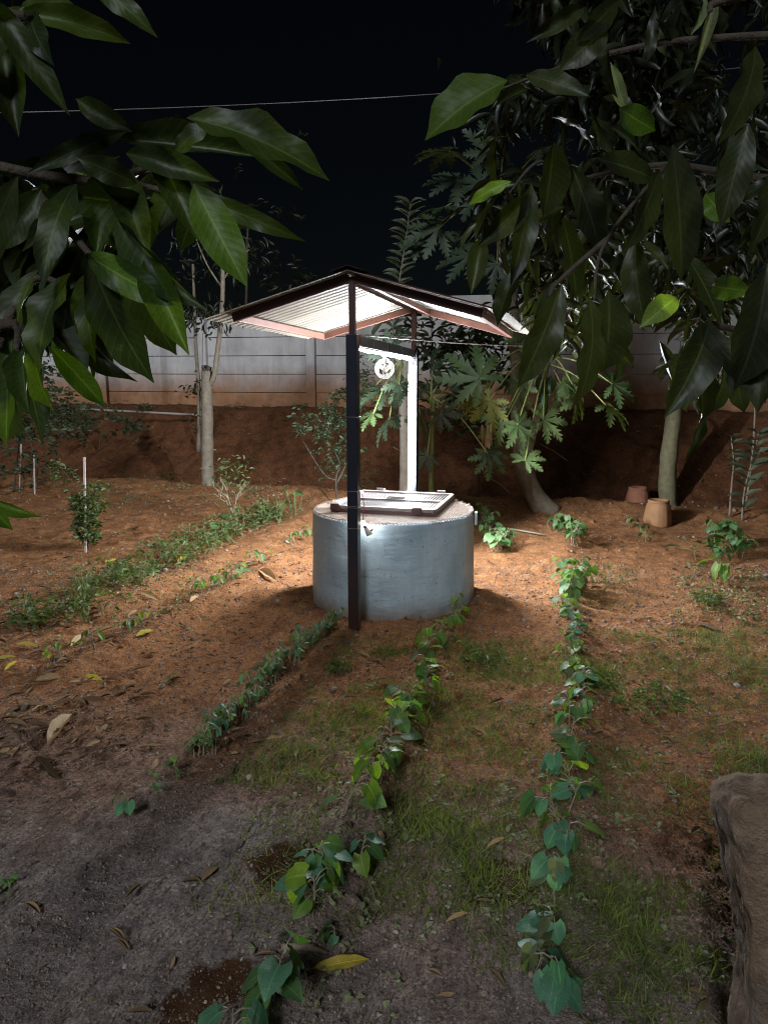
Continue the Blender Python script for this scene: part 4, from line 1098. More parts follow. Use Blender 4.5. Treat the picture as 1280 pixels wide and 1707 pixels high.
trunk([at(371, 470, yb), at(395, 430, yb), at(420, 415, yb)], 0.014, 0.005, 'branch', 'bark', lo, 6)
trunk([at(371, 480, yb), at(345, 440, yb), at(320, 380, yb)], 0.016, 0.006, 'branch', 'bark', lo, 6)
mats = []
for (px, py, k, rad) in ((370, 520, 70, 26), (385, 440, 50, 22), (320, 520, 40, 20), (350, 400, 40, 30), (400, 410, 30, 25), (330, 340, 40, 40)):
    for _ in range(k):
        p = at(random.gauss(px, rad), random.gauss(py, rad * 0.5), yb + random.gauss(0, 0.25))
        d = rdir(-1, 0.1); d.z -= 0.5; L = random.uniform(0.10, 0.19)
        mats.append(leafM(p, d, rdir(0, 1), L, L * 0.17, L))
place(link('crown', joined('crown', MANGO_LOW, mats, M['mangos']), kind='stuff'), lo)
bb = snap(at(330, 720, 12.2))
v2 = thing('slender_shrub', 'slender double-stemmed shrub rising just left of the lopped tree', 'shrub', tuple(bb))
trunk([bb, at(332, 660, 12.2), at(327, 580, 12.2), at(325, 520, 12.2), at(322, 440, 12.2)], 0.035, 0.02, 'stem', 'bark', v2, 8)
trunk([bb, at(337, 640, 12.1), at(338, 570, 12.1), at(341, 530, 12.1)], 0.010, 0.005, 'stem', 'bark', v2, 6)
mats = []
for (px, py, k, rad) in ((325, 648, 40, 10), (340, 550, 14, 10), (320, 440, 100, 35), (332, 700, 30, 14)):
    for _ in range(k):
        p = at(random.gauss(px, rad), random.gauss(py, rad), 12.1 + random.gauss(0, 0.15)); d = rdir(-0.9, 0.4); L = random.uniform(0.06, 0.12)
        mats.append(leafM(p, d, rdir(0, 1), L, L * 0.35, L))
place(link('crown', joined('crown', OVAL_LOW, mats, M['mangos']), kind='stuff'), v2)
# far treetops behind the wall, just caught by the light
for k, (px, py, Y, lab) in enumerate(((480, 455, 15.5, 'faint treetop sprig showing over the left slope of the roof'), (410, 330, 16.5, 'dim feathery treetop beyond the wall left of the roof'))):
    base = snap(at(px, 640, Y))
    shrub('far_tree', lab, 'tree', base, [[base, at(px, 560, Y), at(px + 4, py + 20, Y)]], [(px, py, Y, (0.35, 0.22), 1), (px + 15, py + 25, Y, (0.25, 0.2), 1)] if k == 0 else [(px, py, Y, (0.8, 0.9), 1), (px - 30, py + 60, Y, (0.6, 0.6), 1)], 90 if k == 0 else 200, 0.16, 0.3, mat='mangos', stemr=(0.05, 0.02))

# --- left bush, sapling with stake
bs_ = G(60, 815)
shrub('bush', 'dark leafy bush at the far left edge below the mango leaves', 'bush', bs_,
      [[bs_, at(62, 780, bs_.y), at(50, 730, bs_.y)], [bs_ + Vector((-0.3, 0, 0)), at(30, 760, bs_.y), at(36, 700, bs_.y)]],
      [(70, 690, bs_.y, (0.35, 0.2), 1.6), (30, 730, bs_.y, (0.35, 0.3), 1.6), (110, 680, bs_.y + 0.3, (0.35, 0.15), 1), (30, 800, bs_.y, (0.35, 0.2), 1), (75, 650, bs_.y, (0.25, 0.2), 1)], 1500, 0.09, 0.4)
bs_ = snap(at(165, 735, 12.6))
shrub('creeper', 'dark low creeper spilling down the bank at the left', 'plant', bs_, [[bs_, at(170, 715, 12.5), at(190, 700, 12.4)]], [(150, 700, 12.6, (0.5, 0.12), 1), (200, 715, 12.4, (0.3, 0.15), 0.7), (110, 710, 12.5, (0.3, 0.12), 0.7)], 500, 0.09, 0.4)
def stake(p0, p1, Y, w, label, mat='stake'):
    a = at(*p0, Y); b_ = snap(at(*p1, Y)); b_.z -= 0.08
    o = MB().bar(b_, a, w, w * 0.8, up=(0, 1, 0.01)).build('stake', M[mat], label=label, category='stake'); bevel(o, 0.003); return o
g = G(143, 925)
stake((141, 762), (143, 925), g.y + 0.05, 0.022, 'pale whitewashed stake holding up the leafy sapling on the left')
g2 = G(58, 822)
stake((57, 755), (58, 822), g2.y, 0.020, 'thin pale stake rising beside the bush at the far left, the nearer to the sapling')
stake((36, 740), (32, 815), g2.y + 0.2, 0.020, 'pale stake half hidden inside the bush at the far left edge')
gs = G(148, 918)
shrub('staked_sapling', 'narrow bushy green sapling tied to the pale stake on the left', 'sapling', gs,
      [[gs, at(143, 870, gs.y), at(146, 820, gs.y), at(152, 795, gs.y)], [at(143, 850, gs.y), at(118, 800, gs.y), at(92, 772, gs.y)], [at(145, 850, gs.y), at(160, 815, gs.y), at(170, 800, gs.y)]],
      [(145, 860, gs.y - 0.03, (0.07, 0.12), 3), (150, 830, gs.y, (0.10, 0.08), 1.2), (146, 890, gs.y - 0.03, (0.06, 0.07), 1), (108, 795, gs.y, (0.08, 0.04), 0.2), (92, 776, gs.y, (0.03, 0.02), 0.12)], 1500, 0.055, 0.36, mat='weed', stemr=(0.007, 0.002))
# --- bare pepper bush
gp = G(388, 880)
pr = thing('bare_bush', 'nearly leafless twiggy bush in the weed strip below the lopped tree', 'bush', tuple(gp))
def branch_rec(p, d, L, r, depth, mb):
    q_ = p + d * L
    mb.tube([p, (p + q_) / 2 + rdir() * L * 0.06, q_], [r, r * 0.85, r * 0.7], 5)
    if depth:
        for s in range(2 if depth < 3 else 3):
            nd = (d + rdir(-0.2, 0.6) * 0.75).normalized(); nd.z = abs(nd.z) * 0.9 + 0.1
            branch_rec(q_, nd.normalized(), L * random.uniform(0.62, 0.85), r * 0.68, depth - 1, mb)
mb = MB(); branch_rec(gp - Vector((0, 0, 0.03)), Vector((0.02, 0, 1)), 0.20, 0.010, 4, mb)
place(mb.build('twigs', M['pstem']), pr)
mats = [leafM(at(random.gauss(383, 16), random.gauss(792, 18), gp.y + random.gauss(0, 0.1)), rdir(-0.9, 0.3), rdir(0, 1), 0.06, 0.02, 0.06) for _ in range(140)]
place(link('crown', joined('crown', OVAL_LOW, mats, M['weed']), kind='stuff'), pr)

# --- oval-leaved sapling at the right edge
gr = G(1215, 866)
sr = thing('sapling', 'dim sapling with long oval leaves standing at the right edge beside the bank', 'sapling', tuple(gr))
st1 = [gr, at(1218, 820, gr.y), at(1222, 770, gr.y), at(1218, 730, gr.y)]
st2 = [snap(at(1236, 866, gr.y - 0.1)), at(1240, 820, gr.y - .1), at(1250, 780, gr.y - .1), at(1258, 750, gr.y - .1), at(1264, 720, gr.y - .1)]
st3 = [at(1240, 866, gr.y + .3), at(1255, 740, gr.y + .3), at(1258, 650, gr.y + .4)]
trunk(st1, 0.014, 0.006, 'stem', 'bark', sr, 6); trunk(st2, 0.012, 0.006, 'stem', 'bark', sr, 6); trunk(st3, 0.016, 0.008, 'stem', 'bark', sr, 6)
for stx, lo_ in ((st1, 10), (st2, 3)):
    s2 = smooth_path(stx, 6)
    for i in range(lo_, len(s2), 2):
        for s in (-1, 1):
            d = Vector((s * 0.9 + random.uniform(-.2, .2), random.uniform(-0.6, 0.2), random.uniform(0.0, 0.7)))
            L = random.uniform(0.18, 0.27) if stx is st2 else random.uniform(0.08, 0.14)
            put_leaf(sr, 'oval', random.randrange(2), 'oval', leafM(s2[i], d, Vector((0, -0.5, 0.8)), L, L * 0.32, L))

# ------------------------------------------------------------------ pots, pipe, stick, masonry block
def pot(px, py, Y, s, mat, label, lift=0.0):
    b_ = at(px, py, Y); b_.z = float(hs(b_.x, b_.y)) - 0.02 + lift
    root = thing('flower_pot', label, 'pot', tuple(b_))
    def fl(a, z): return 0.007 * abs(math.sin(a * 9)) if 0.02 < z < 0.24 else 0
    prof = [(0.158, 0.0), (0.155, 0.06), (0.142, 0.15), (0.126, 0.235), (0.116, 0.262)]
    m_ = MB().lathe([(r * s, z * s) for r, z in prof], 48, wob=fl); place_local(m_.build('body', M[mat], smooth=True), root)
    m_ = MB().lathe([(0.116 * s, 0.262 * s), (0.122 * s, 0.272 * s), (0.120 * s, 0.288 * s), (0.106 * s, 0.296 * s), (0.092 * s, 0.290 * s), (0.085 * s, 0.270 * s), (0.020 * s, 0.268 * s), (0.0, 0.262 * s)], 48); place_local(m_.build('base_ring', M[mat], smooth=True), root)
def place_local(o, root): o.parent = root
g = G(1062, 852)
pot(1061, 848, g.y - 0.05, 1.0, 'terra', 'fluted orange terracotta pot standing upside down, the farther of the two', 0.06)
g = G(1094, 872)
pot(1095, 872, g.y, 1.0, 'terra2', 'dusty brown terracotta pot sunk in soil before the tree trunk, the nearer of the two')
A, B = at(100, 680, 13.2), at(338, 692, 12.6); A.z = max(A.z, float(hfull(A.x, A.y)) + .02); B.z = max(B.z, float(hfull(B.x, B.y)) + .02)
MB().tube([A, A.lerp(B, .3), A.lerp(B, .6), B], 0.018, 8).build('water_pipe', M['pvc'], smooth=True, label='pale water pipe lying along the top of the bank left of the lopped tree', category='pipe')
A, B = G(842, 890), G(908, 898)
MB().tube([A + Vector((0, 0, 0.012)), A.lerp(B, .5) + Vector((0, 0, 0.016)), B + Vector((0, 0, 0.012))], [0.009, 0.011, 0.010], 7).build('bamboo_stick', M['pstem'], smooth=True, label='pale straight stick lying on the soil right of the bean clump by the well', category='stick')
A, B = G(470, 1607), G(545, 1600)
MB().tube([A + Vector((0, 0, 0.005)), A.lerp(B, .5) + Vector((0.0, 0.01, 0.012)), B + Vector((0, 0, 0.006))], [0.010, 0.013, 0.007], 7).build('buried_stick', M['twig'], smooth=True, label='grey stick half buried in the soil above the yellow leaf in front', category='stick')
for (p, q_, lab) in (((818, 798), (850, 822), 'thin dry twig leaning on the bank left of the thick papaya trunk'), ((900, 740), (945, 768), 'thin dry twig sticking out beside the slender papaya trunk'), ((655, 745), (700, 775), 'thin pale twig arching over the bank behind the strip light')):
    a, b_ = at(*p, 9.9), at(*q_, 9.8)
    MB().tube([a, a.lerp(b_, .5) + Vector((0, 0, 0.02)), b_], 0.006, 5).build('twig', M['twig'], label=lab, category='twig')

# weathered masonry block at the lower right corner
def stone_block():
    import bmesh
    from mathutils import noise as mn
    lo_, hi_, rad = Vector((0, 0, -0.05)), Vector((0.62, 0.19, 0.84)), 0.045
    bm = bmesh.new()
    bmesh.ops.create_cube(bm, size=1.0)
    bmesh.ops.subdivide_edges(bm, edges=bm.edges[:], cuts=44, use_grid_fill=True)
    for v in bm.verts:
        p = Vector((lo_[k] + (v.co[k] + 0.5) * (hi_[k] - lo_[k]) for k in range(3)))
        q_ = Vector((min(max(p[k], lo_[k] + rad), hi_[k] - rad) for k in range(3)))
        n_ = (p - q_)
        n_ = n_.normalized() if n_.length > 1e-6 else Vector((0, 0, 1))
        d_ = 0.022 * mn.noise(p * 4.0) + 0.014 * mn.noise(p * 11.0) + 0.008 * mn.noise(p * 27.0) + 0.004 * mn.noise(p * 60.0)
        if p.z > 0.6: d_ -= 0.05 * max(0, mn.noise(p * 6.0 + Vector((3, 1, 2))) - 0.1)
        v.co = q_ + n_ * (rad + d_) + Vector((0.085 * min(1.08, (0.84 - p.z) / 0.5), 0, 0))
    me = bpy.data.meshes.new('masonry_block'); bm.to_mesh(me); bm.free()
    me.materials.append(M['stone'])
    me.polygons.foreach_set('use_smooth', [True] * len(me.polygons))
    return me
def stone_mat():
    m = M['stone']; nt = m.node_tree; bs = nt.nodes['Principled BSDF']
    v = objco(nt)
    a = ramp(nt, noise(nt, v, 4.5, 7, 0.7), [(0.3, (0.14, 0.090, 0.058)), (0.5, (0.34, 0.225, 0.145)), (0.66, (0.46, 0.34, 0.24))])
    pl = ramp(nt, noise(nt, v, 7.5, 9, 0.72), [(0.50, (0, 0, 0)), (0.60, (1, 1, 1))])
    c = mixc(nt, pl, a, ramp(nt, noise(nt, v, 18, 5), [(0.3, (0.26, 0.185, 0.125)), (0.7, (0.46, 0.38, 0.31))]))
    nt.links.new(c, bs.inputs['Base Color'])
    h = mth(nt, 'ADD', mth(nt, 'MULTIPLY', pl, 0.6), mth(nt, 'ADD', noise(nt, v, 25, 8, 0.75), noise(nt, v, 90, 4, 0.7)))
    bump(nt, bs, h, 1.0, 0.022)
stone_mat()
c = at(1196, 1312, 1.68)
o = link('masonry_block', stone_block(), label='weathered stone and plaster block filling the lower right corner', category='masonry block')
o.location = (c.x, 1.58, c.z - 0.84); o.rotation_euler = (0, 0, R(-4))

# ------------------------------------------------------------------ crop plants
def plant(loc, H, leafL, nleaf, label, group, name='bean_plant', cat='plant', kind='heart', mats=('bean', 'bean', 'bean', 'beany'), stems=1, spread=1.0, stemmat='gstem', wr=0.92, droop=0.9, lean=(0, 0), tlo=0.45):
    loc = snap(loc)
    root = thing(name, label, cat, tuple(loc), group)
    mb = MB()
    tips = []
    for s in range(stems):
        off = Vector((random.gauss(0, 0.02), random.gauss(0, 0.02), 0)) * (stems > 1)
        top = off * 1.6 + Vector((random.gauss(lean[0], 0.18) * H, random.gauss(lean[1], 0.18) * H, H * random.uniform(0.85, 1.1)))
        mid = (off + top) / 2 + Vector((random.gauss(0, 0.05) * H, random.gauss(0, 0.05) * H, 0))
        r = 0.0032 + 0.006 * H * 0.5
        mb.tube([off - Vector((0, 0, 0.03)), mid, top], [r, r * 0.8, r * 0.5], 5)
        tips.append((off, mid, top))
    for k in range(nleaf):
        off, mid, top = tips[k % stems]
        t = random.uniform(tlo, 1.0)
        p = mid.lerp(top, (t - 0.5) * 2) if t > 0.5 else off.lerp(mid, t * 2)
        a = random.uniform(0, 2 * math.pi)
        out = Vector((math.cos(a), math.sin(a), 0))
        pl = leafL * random.uniform(0.4, 0.9) * spread
        q_ = p + out * pl + Vector((0, 0, pl * random.uniform(0.0, 0.6)))
        mb.tube([p, (p + q_) / 2 + Vector((0, 0, 0.01)), q_], 0.0018 + 0.004 * H * 0.3, 4)
        d = out * random.uniform(0.35, 0.9) + Vector((random.uniform(-.3, .3), random.uniform(-.3, .3), -droop * random.uniform(0.1, 1.2)))
        nrm = out * 0.6 + Vector((random.uniform(-.5, .5), random.uniform(-.5, .5), 0.8))
        L = leafL * random.uniform(0.65, 1.15)
        o = bpy.data.objects.new('leaf', leafmesh(kind, random.randrange(4 if kind == 'heart' else 2), random.choice(mats))); COL.objects.link(o)
        o.parent = root; o.matrix_basis = leafM(q_, d, nrm, L, L * wr, L)
    s = mb.build('stem', M[stemmat]); s.parent = root
    return root
def along(pts, n, jitter=4):
    P = [Vector((*p, 0)) for p in pts]
    W = [G(*p) for p in pts]
    seg = [(W[i + 1] - W[i]).length for i in range(len(W) - 1)]; tot = sum(seg)
    out = []
    for k in range(n):
        s = tot * k / max(1, n - 1); i = 0
        while i < len(seg) - 1 and s > seg[i]: s -= seg[i]; i += 1
        p = W[i].lerp(W[i + 1], s / seg[i])
        out.append(Vector((p.x + random.gauss(0, 0.006 * jitter), p.y + random.gauss(0, 0.006 * jitter), 0)))
    return out
# row leading down-left from the front post
for i, p in enumerate(along([(560, 1048), (480, 1115), (400, 1200), (335, 1270)], 38, 3)):
    plant(p, random.uniform(0.09, 0.14), 0.044, random.randint(8, 12), 'thin-stemmed bean seedling, %s from the front post in the row leading down-left' % ordinal(i), 'seedling row leading down-left from the front post', mats=('bean', 'bean', 'beant'), stems=random.randint(2, 4), spread=0.7, stemmat='pstem', wr=0.58, name='bean_seedling')
for k, (px, py, lab) in enumerate(((298, 1318, 'lone wilted seedling past the low end of the post row'), (262, 1340, 'small drooping seedling in the shadow stripe left of the post row'), (206, 1372, 'tiny two-leaved seedling at the very end of the shadow stripe'), (12, 1500, 'dark seedling cut by the left edge low in the picture'))):
    plant(G(px, py), 0.08, 0.05, 4, lab, None, mats=('bean', 'beant'), stems=1, name='bean_seedling')
# middle row
RB = [(765, 1042), (735, 1085), (715, 1130), (680, 1200), (660, 1260), (640, 1310), (610, 1350), (585, 1400)]
for i, p in enumerate(along(RB, 19, 4)):
    f = i / 18
    plant(p, random.uniform(0.8, 1.2) * (0.12 + 0.05 * f), random.uniform(0.8, 1.1) * (0.066 + 0.026 * f), random.randint(4, 8), 'heart-leaved bean plant, %s from the well in the middle row' % ordinal(i), 'middle row of bean plants', mats=('bean', 'beany', 'beany', 'bean', 'beanp'), spread=0.9, stemmat='pstem')
for (px, py, H, L, n, lab) in ((600, 1470, 0.16, 0.078, 6, 'bean plant on a thin runner right of the blue-green pair in the middle row'), (560, 1500, 0.17, 0.088, 10, 'leafy blue-green bean plant in the near part of the middle row'), (520, 1545, 0.19, 0.092, 11, 'blue-green bean plant with one broad heart leaf, beside the dark hole'),
                               (560, 1580, 0.06, 0.05, 4, 'tiny low bean seedling under the blue-green plants of the middle row'), (440, 1715, 0.19, 0.092, 9, 'big-leaved bean plant at the bottom edge, nearest in the middle row'), (385, 1770, 0.12, 0.09, 6, 'low bean plant cut by the bottom edge left of the nearest big one')):
    plant(G(px, py), H, L, n, lab, None, mats=('beant', 'beant', 'bean', 'beany') if py < 1600 else ('beant', 'bean'), stemmat='pstem', spread=0.7)
# right row
RC = [(940, 1032), (955, 1080), (950, 1130), (962, 1180), (955, 1235), (950, 1290), (945, 1340), (930, 1390), (930, 1440)]
for i, p in enumerate(along(RC, 22, 4)):
    f = i / 21
    plant(p, random.uniform(0.75, 1.25) * (0.12 + 0.05 * f), random.uniform(0.8, 1.1) * (0.064 + 0.028 * f), random.randint(4, 9), 'heart-leaved bean plant, %s from the far end of the long right row' % ordinal(i), 'long right row of bean plants', mats=('bean', 'beant', 'bean', 'beanp', 'beany'), spread=0.9, stemmat='pstem')
for (px, py, H, L, n, lab) in ((925, 1530, 0.17, 0.088, 9, 'bean plant with a long twisted leaf in the near part of the right row'), (900, 1590, 0.13, 0.09, 7, 'bean plant with olive side leaves near the low end of the right row'), (928, 1672, 0.16, 0.092, 8, 'blue-green bean plant with the largest heart leaf, lowest in the right row'), (885, 1640, 0.10, 0.08, 5, 'small olive-leaved bean plant left of the lowest one in the right row')):
    plant(G(px, py), H, L, n, lab, None, mats=('beant', 'beant', 'beant', 'beanp'), stemmat='pstem', spread=0.6)
# clumps beyond
cl = [((803, 885), (815, 905), (826, 922), (835, 918), (812, 895), (824, 912)), ((938, 896), (946, 905), (955, 918), (962, 915)), ((936, 985), (944, 975), (950, 1000), (940, 1010), (955, 990))]
cn = ["clump at the well's right side", 'small clump beyond the stick', 'clump heading the right row']
for c_, nm in zip(cl, cn):
    for i, (px, py) in enumerate(c_):
        plant(G(px, py), random.uniform(0.17, 0.26), 0.088, random.randint(12, 16), 'leafy bean plant, %s from the far side in the %s' % (ordinal(i), nm), nm, mats=('bean', 'bean', 'bean'), stems=3, stemmat='pstem')
for (px, py, lab) in ((1052, 880, 'dim bean plant in front of the fluted pot'), (1075, 905, 'dim bean plant lying low before the dusty pot'), (1065, 893, 'dim bean plant between the two pots and the twiggy weed')):
    plant(G(px, py), 0.14, 0.07, 9, lab, None, mats=('bean', 'beanp', 'oval') if False else ('bean', 'oval'), kind='oval', wr=0.5)
for i, (px, py) in enumerate(((1190, 925), (1205, 935), (1220, 925), (1232, 930), (1210, 915), (1196, 912), (1225, 912))):
    plant(G(px, py), random.uniform(0.18, 0.26), 0.085, 12, 'bushy bean plant, %s from the left in the green clump at the right edge' % ordinal(sorted([1190, 1196, 1205, 1210, 1220, 1225, 1232]).index(px)), 'green bean clump at the right edge', mats=('bean', 'bean', 'oval'), stems=3) if False else plant(G(px, py), random.uniform(0.18, 0.26), 0.085, 12, 'bushy bean plant, %s from the left in the green clump at the right edge' % ordinal(sorted([1190, 1196, 1205, 1210, 1220, 1225, 1232]).index(px)), 'green bean clump at the right edge', mats=('bean',), stems=3)
plant(G(1208, 972), 0.16, 0.15, 4, 'broad bright-leaved weed before the bean clump at the right edge', None, name='broadleaf_weed', mats=('beany',), wr=0.62)
plant(G(1150, 962), 0.12, 0.09, 6, 'grey-green weed with paired leaves left of the right-edge bean clump', None, name='broadleaf_weed', kind='oval', mats=('beanp', 'oval'), wr=0.4, droop=-0.3)
plant(G(1160, 935), 0.14, 0.20, 6, 'weed with long arching leaves left of the right-edge bean clump', None, name='broadleaf_weed', kind='oval', mats=('oval',), wr=0.25, droop=0.2)
# left strip of greens (far) and sparse row (near)
for i, p in enumerate(along([(478, 862), (400, 890), (330, 925), (250, 960), (180, 995), (110, 1030), (40, 1060)], 36, 20)):
    plant(p, random.uniform(0.12, 0.30), random.uniform(0.055, 0.09), random.randint(8, 18), 'leafy green plant, %s from the well end in the dense weedy strip on the left' % ordinal(i), 'dense weedy strip on the left', name='leafy_weed', kind='oval', mats=('bean', 'weedg', 'bean', 'weedg', 'beanp'), stems=5, wr=0.34, droop=0.2, spread=0.9, tlo=0.12)
for i, (px, py) in enumerate(((505, 905), (515, 898), (490, 912), (435, 945), (420, 950), (395, 968), (380, 975), (365, 978), (350, 985), (335, 990), (322, 998), (235, 1045), (210, 1058), (165, 1090), (100, 1115))):
    plant(G(px, py), random.uniform(0.09, 0.15), 0.07, random.randint(6, 9), 'small bright seedling, %s from the well in the sparse row on the left' % ordinal(i), 'sparse seedling row on the left', name='bean_seedling', kind='oval', mats=('bean', 'bean', 'beany'), stems=2, wr=0.5, stemmat='pstem')
for (px, py, lab) in ((345, 900, 'round-leaved squash seedling at the edge of the weedy strip'), (378, 888, 'broad-leaved squash plant under the bare bush'), (440, 868, 'squash seedling nearest the well in the weedy strip'), (490, 850, 'single squash seedling on a stalk left of the well rim')):
    plant(G(px, py), 0.18, 0.13, 4, lab, None, name='squash_seedling', mats=('bean',), wr=0.95, droop=0.1)
plant(G(758, 1038), 0.22, 0.05, 3, 'thin bean shoot climbing in front of the well wall', None, mats=('beany',), stemmat='pstem')
# low twiggy weed right
gw = G(1010, 985)
shrub('twiggy_weed', 'fine brownish twiggy weed on the bare soil right of the bean clump', 'weed', gw, [[gw, gw + Vector((0.02, 0, 0.1)), gw + Vector((0.06, 0, 0.2))], [gw, gw + Vector((-0.05, 0, 0.1)), gw + Vector((-0.12, 0, 0.18))], [gw, gw + Vector((0.1, 0, 0.08)), gw + Vector((0.2, 0, 0.12))]], [(1005, 960, gw.y, (0.13, 0.05), 1), (1030, 965, gw.y, (0.08, 0.04), .5)], 380, 0.022, 0.35, mat='weed', stemr=(0.004, 0.002), stemmat='twig')
for (px, py, sc, lab) in ((805, 1105, 1.0, 'feathery green weed tuft between the middle and right rows'), (1085, 1185, 1.5, 'large feathery weed tuft right of the right row'), (990, 1150, 0.7, 'small pale weed tuft beside the right row'), (1180, 1010, 0.9, 'dim weed tuft below the right-edge bean clump'), (560, 1120, 0.6, 'small weed tuft right of the seedling row')):
    g = G(px, py)
    shrub('weed_tuft', lab, 'weed', g, [[g, g + Vector((0.0, 0, 0.05)), g + Vector((random.uniform(-.03, .03), 0, 0.12 * sc))] for _ in range(2)], [(px, py - 14 * sc, g.y, (0.085 * sc, 0.03 * sc), 1)], int(260 * sc), 0.040, 0.30, mat='weed', stemr=(0.003, 0.0015), stemmat='gstem')

# ------------------------------------------------------------------ grass, small weeds, litter, grit
mats, rn = [], []
K = 230000
y = 1.65 + 4.6 * NPR.rand(K) ** 1.15; x = -1.4 + NPR.rand(K) * (0.62 * y + 1.75)
dens = (vn(x, y, 0.55, 21) + 0.5) * 0.72 + (vn(x, y, 0.16, 22) + 0.5) * 0.40
ok = (x > -0.22 - (5.1 - y) * 0.27) & (y < 4.85 + 0.22 * x)
row_x = np.interp(y, [1.9, 2.3, 2.95, 3.6, 5.1], [-0.32, -0.20, -0.06, 0.08, 0.55])
dens = dens * np.where((y < 3.1) & (x < row_x + 0.08), 0.55, 1) * np.where((y < 2.3) & (x < 0.5), 0.75, 1) * np.where(ok, 1, 0.52)
keep = NPR.rand(K) < np.clip(dens - 0.34, 0, 1) * 1.9
x, y, dens = x[keep], y[keep], dens[keep]
z = hfull(x, y)
for i in range(len(x)):
    h_ = random.uniform(0.025, 0.085) * (1.3 if dens[i] > 0.72 else 0.85)
    mats.append(leafM((x[i], y[i], z[i] - 0.004), rdir(0.15, 1.0), rdir(-0.2, 0.6), h_, random.uniform(0.0032, 0.0065), h_)); rn.append(random.random())
link('grass', joined('grass', BLADE, mats, M['grass'], rn), kind='stuff', label='short sparse grass between and right of the bean rows', category='grass')
mats = []
for _ in range(330):
    y = random.uniform(1.9, 4.9); x = random.uniform(-0.4, 0.6 * y)
    if x < -0.27 - (5.1 - y) * 0.25 + 0.3 or float(vn(x, y, 0.4, 31)) < 0.02: continue
    c = snap((x, y))
    for k in range(random.randint(3, 7)):
        d = rdir(0.0, 0.5); L = random.uniform(0.014, 0.032)
        mats.append(leafM(c + Vector((random.gauss(0, .02), random.gauss(0, .02), 0.012)), d, (0, 0, 1), L, L * 0.62, L))
for _ in range(260):                                     # ground weeds on the left and along the far edge
    px, py = random.choice([(random.gauss(230, 110), random.gauss(985, 45)), (random.uniform(180, 520), random.gauss(825, 12)), (random.uniform(1130, 1280), random.uniform(960, 1040))])
    if py < 800: continue
    c = G(px, py)
    for k in range(6):
        L = random.uniform(0.02, 0.045); mats.append(leafM(c + Vector((random.gauss(0, .04), random.gauss(0, .04), random.uniform(0.0, 0.05))), rdir(-0.1, 0.8), rdir(0.2, 1), L, L * 0.4, L))
link('small_weeds', joined('small_weeds', OVAL_LOW, mats, M['clover']), kind='stuff', label='scattered tiny pale-leaved ground weeds', category='weeds')

ico_v = np.array([(0, 0, -1), (.72, -.53, -.45), (-.28, -.85, -.45), (-.89, 0, -.45), (-.28, .85, -.45), (.72, .53, -.45), (.28, -.85, .45), (-.72, -.53, .45), (-.72, .53, .45), (.28, .85, .45), (.89, 0, .45), (0, 0, 1)])
ico_f = np.array([(0, 1, 2), (1, 0, 5), (0, 2, 3), (0, 3, 4), (0, 4, 5), (1, 5, 10), (2, 1, 6), (3, 2, 7), (4, 3, 8), (5, 4, 9), (1, 10, 6), (2, 6, 7), (3, 7, 8), (4, 8, 9), (5, 9, 10), (6, 10, 11), (7, 6, 11), (8, 7, 11), (9, 8, 11), (10, 9, 11)])
K = 9000
ys = 1.6 + 9.0 * NPR.rand(K) ** 1.5; xs_ = (NPR.rand(K) * 2 - 1) * (0.25 + 0.56 * ys)
zs = hfull(xs_, ys)
sz = np.exp(NPR.normal(math.log(0.0045), 0.45, K)) * (1 + 0.10 * (ys - 1.6))
mats = []
for i in range(K):
    m = Matrix.Rotation(random.uniform(0, 6.28), 4, rdir()) @ Matrix.Diagonal((sz[i] * random.uniform(.8, 1.4), sz[i] * random.uniform(.7, 1.1), sz[i] * random.uniform(.5, .9), 1))
    m.translation = (xs_[i], ys[i], zs[i] + sz[i] * 0.15); mats.append(m)
def pebble_mat():
    m = M['pebble']; nt = m.node_tree; bs = nt.nodes['Principled BSDF']
    a = N(nt, 'ShaderNodeAttribute'); a.attribute_name = 'rnd'
    nt.links.new(ramp(nt, a.outputs['Fac'], [(0, (0.09, 0.062, 0.045)), (0.6, (0.22, 0.155, 0.115)), (0.93, (0.27, 0.21, 0.17)), (1, (0.40, 0.36, 0.32))]), bs.inputs['Base Color'])
pebble_mat()
link('gravel', joined('gravel', (ico_v, ico_f, None), mats, M['pebble'], smooth=False), kind='stuff', label='grit and small stones strewn over the soil', category='gravel')
K = 1500
ys = 1.7 + 9.5 * NPR.rand(K) ** 1.2; xs_ = (NPR.rand(K) * 2 - 1) * (0.25 + 0.56 * ys)
kp = vn(xs_, ys, 0.6, 51) > -0.05; xs_, ys = xs_[kp], ys[kp]; zs = hfull(xs_, ys)
sz = np.exp(NPR.normal(math.log(0.012), 0.40, len(xs_)))
mats = []
for i in range(len(xs_)):
    m = Matrix.Rotation(random.uniform(0, 6.28), 4, rdir()) @ Matrix.Diagonal((sz[i] * random.uniform(.8, 1.5), sz[i] * random.uniform(.7, 1.2), sz[i] * random.uniform(.5, .9), 1))
    m.translation = (xs_[i], ys[i], zs[i] + sz[i] * 0.1); mats.append(m)
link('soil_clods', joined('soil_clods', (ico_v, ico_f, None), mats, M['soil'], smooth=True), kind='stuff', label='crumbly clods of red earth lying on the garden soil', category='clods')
oct_v = np.array([(1, 0, 0), (-1, 0, 0), (0, 1, 0), (0, -1, 0), (0, 0, 1), (0, 0, -1)], float)
oct_f = np.array([(0, 2, 4), (2, 1, 4), (1, 3, 4), (3, 0, 4), (2, 0, 5), (1, 2, 5), (3, 1, 5), (0, 3, 5)])
K = 60000
ys = 1.6 + 5.5 * NPR.rand(K) ** 1.7; xs_ = (NPR.rand(K) * 2 - 1) * (0.25 + 0.56 * ys)
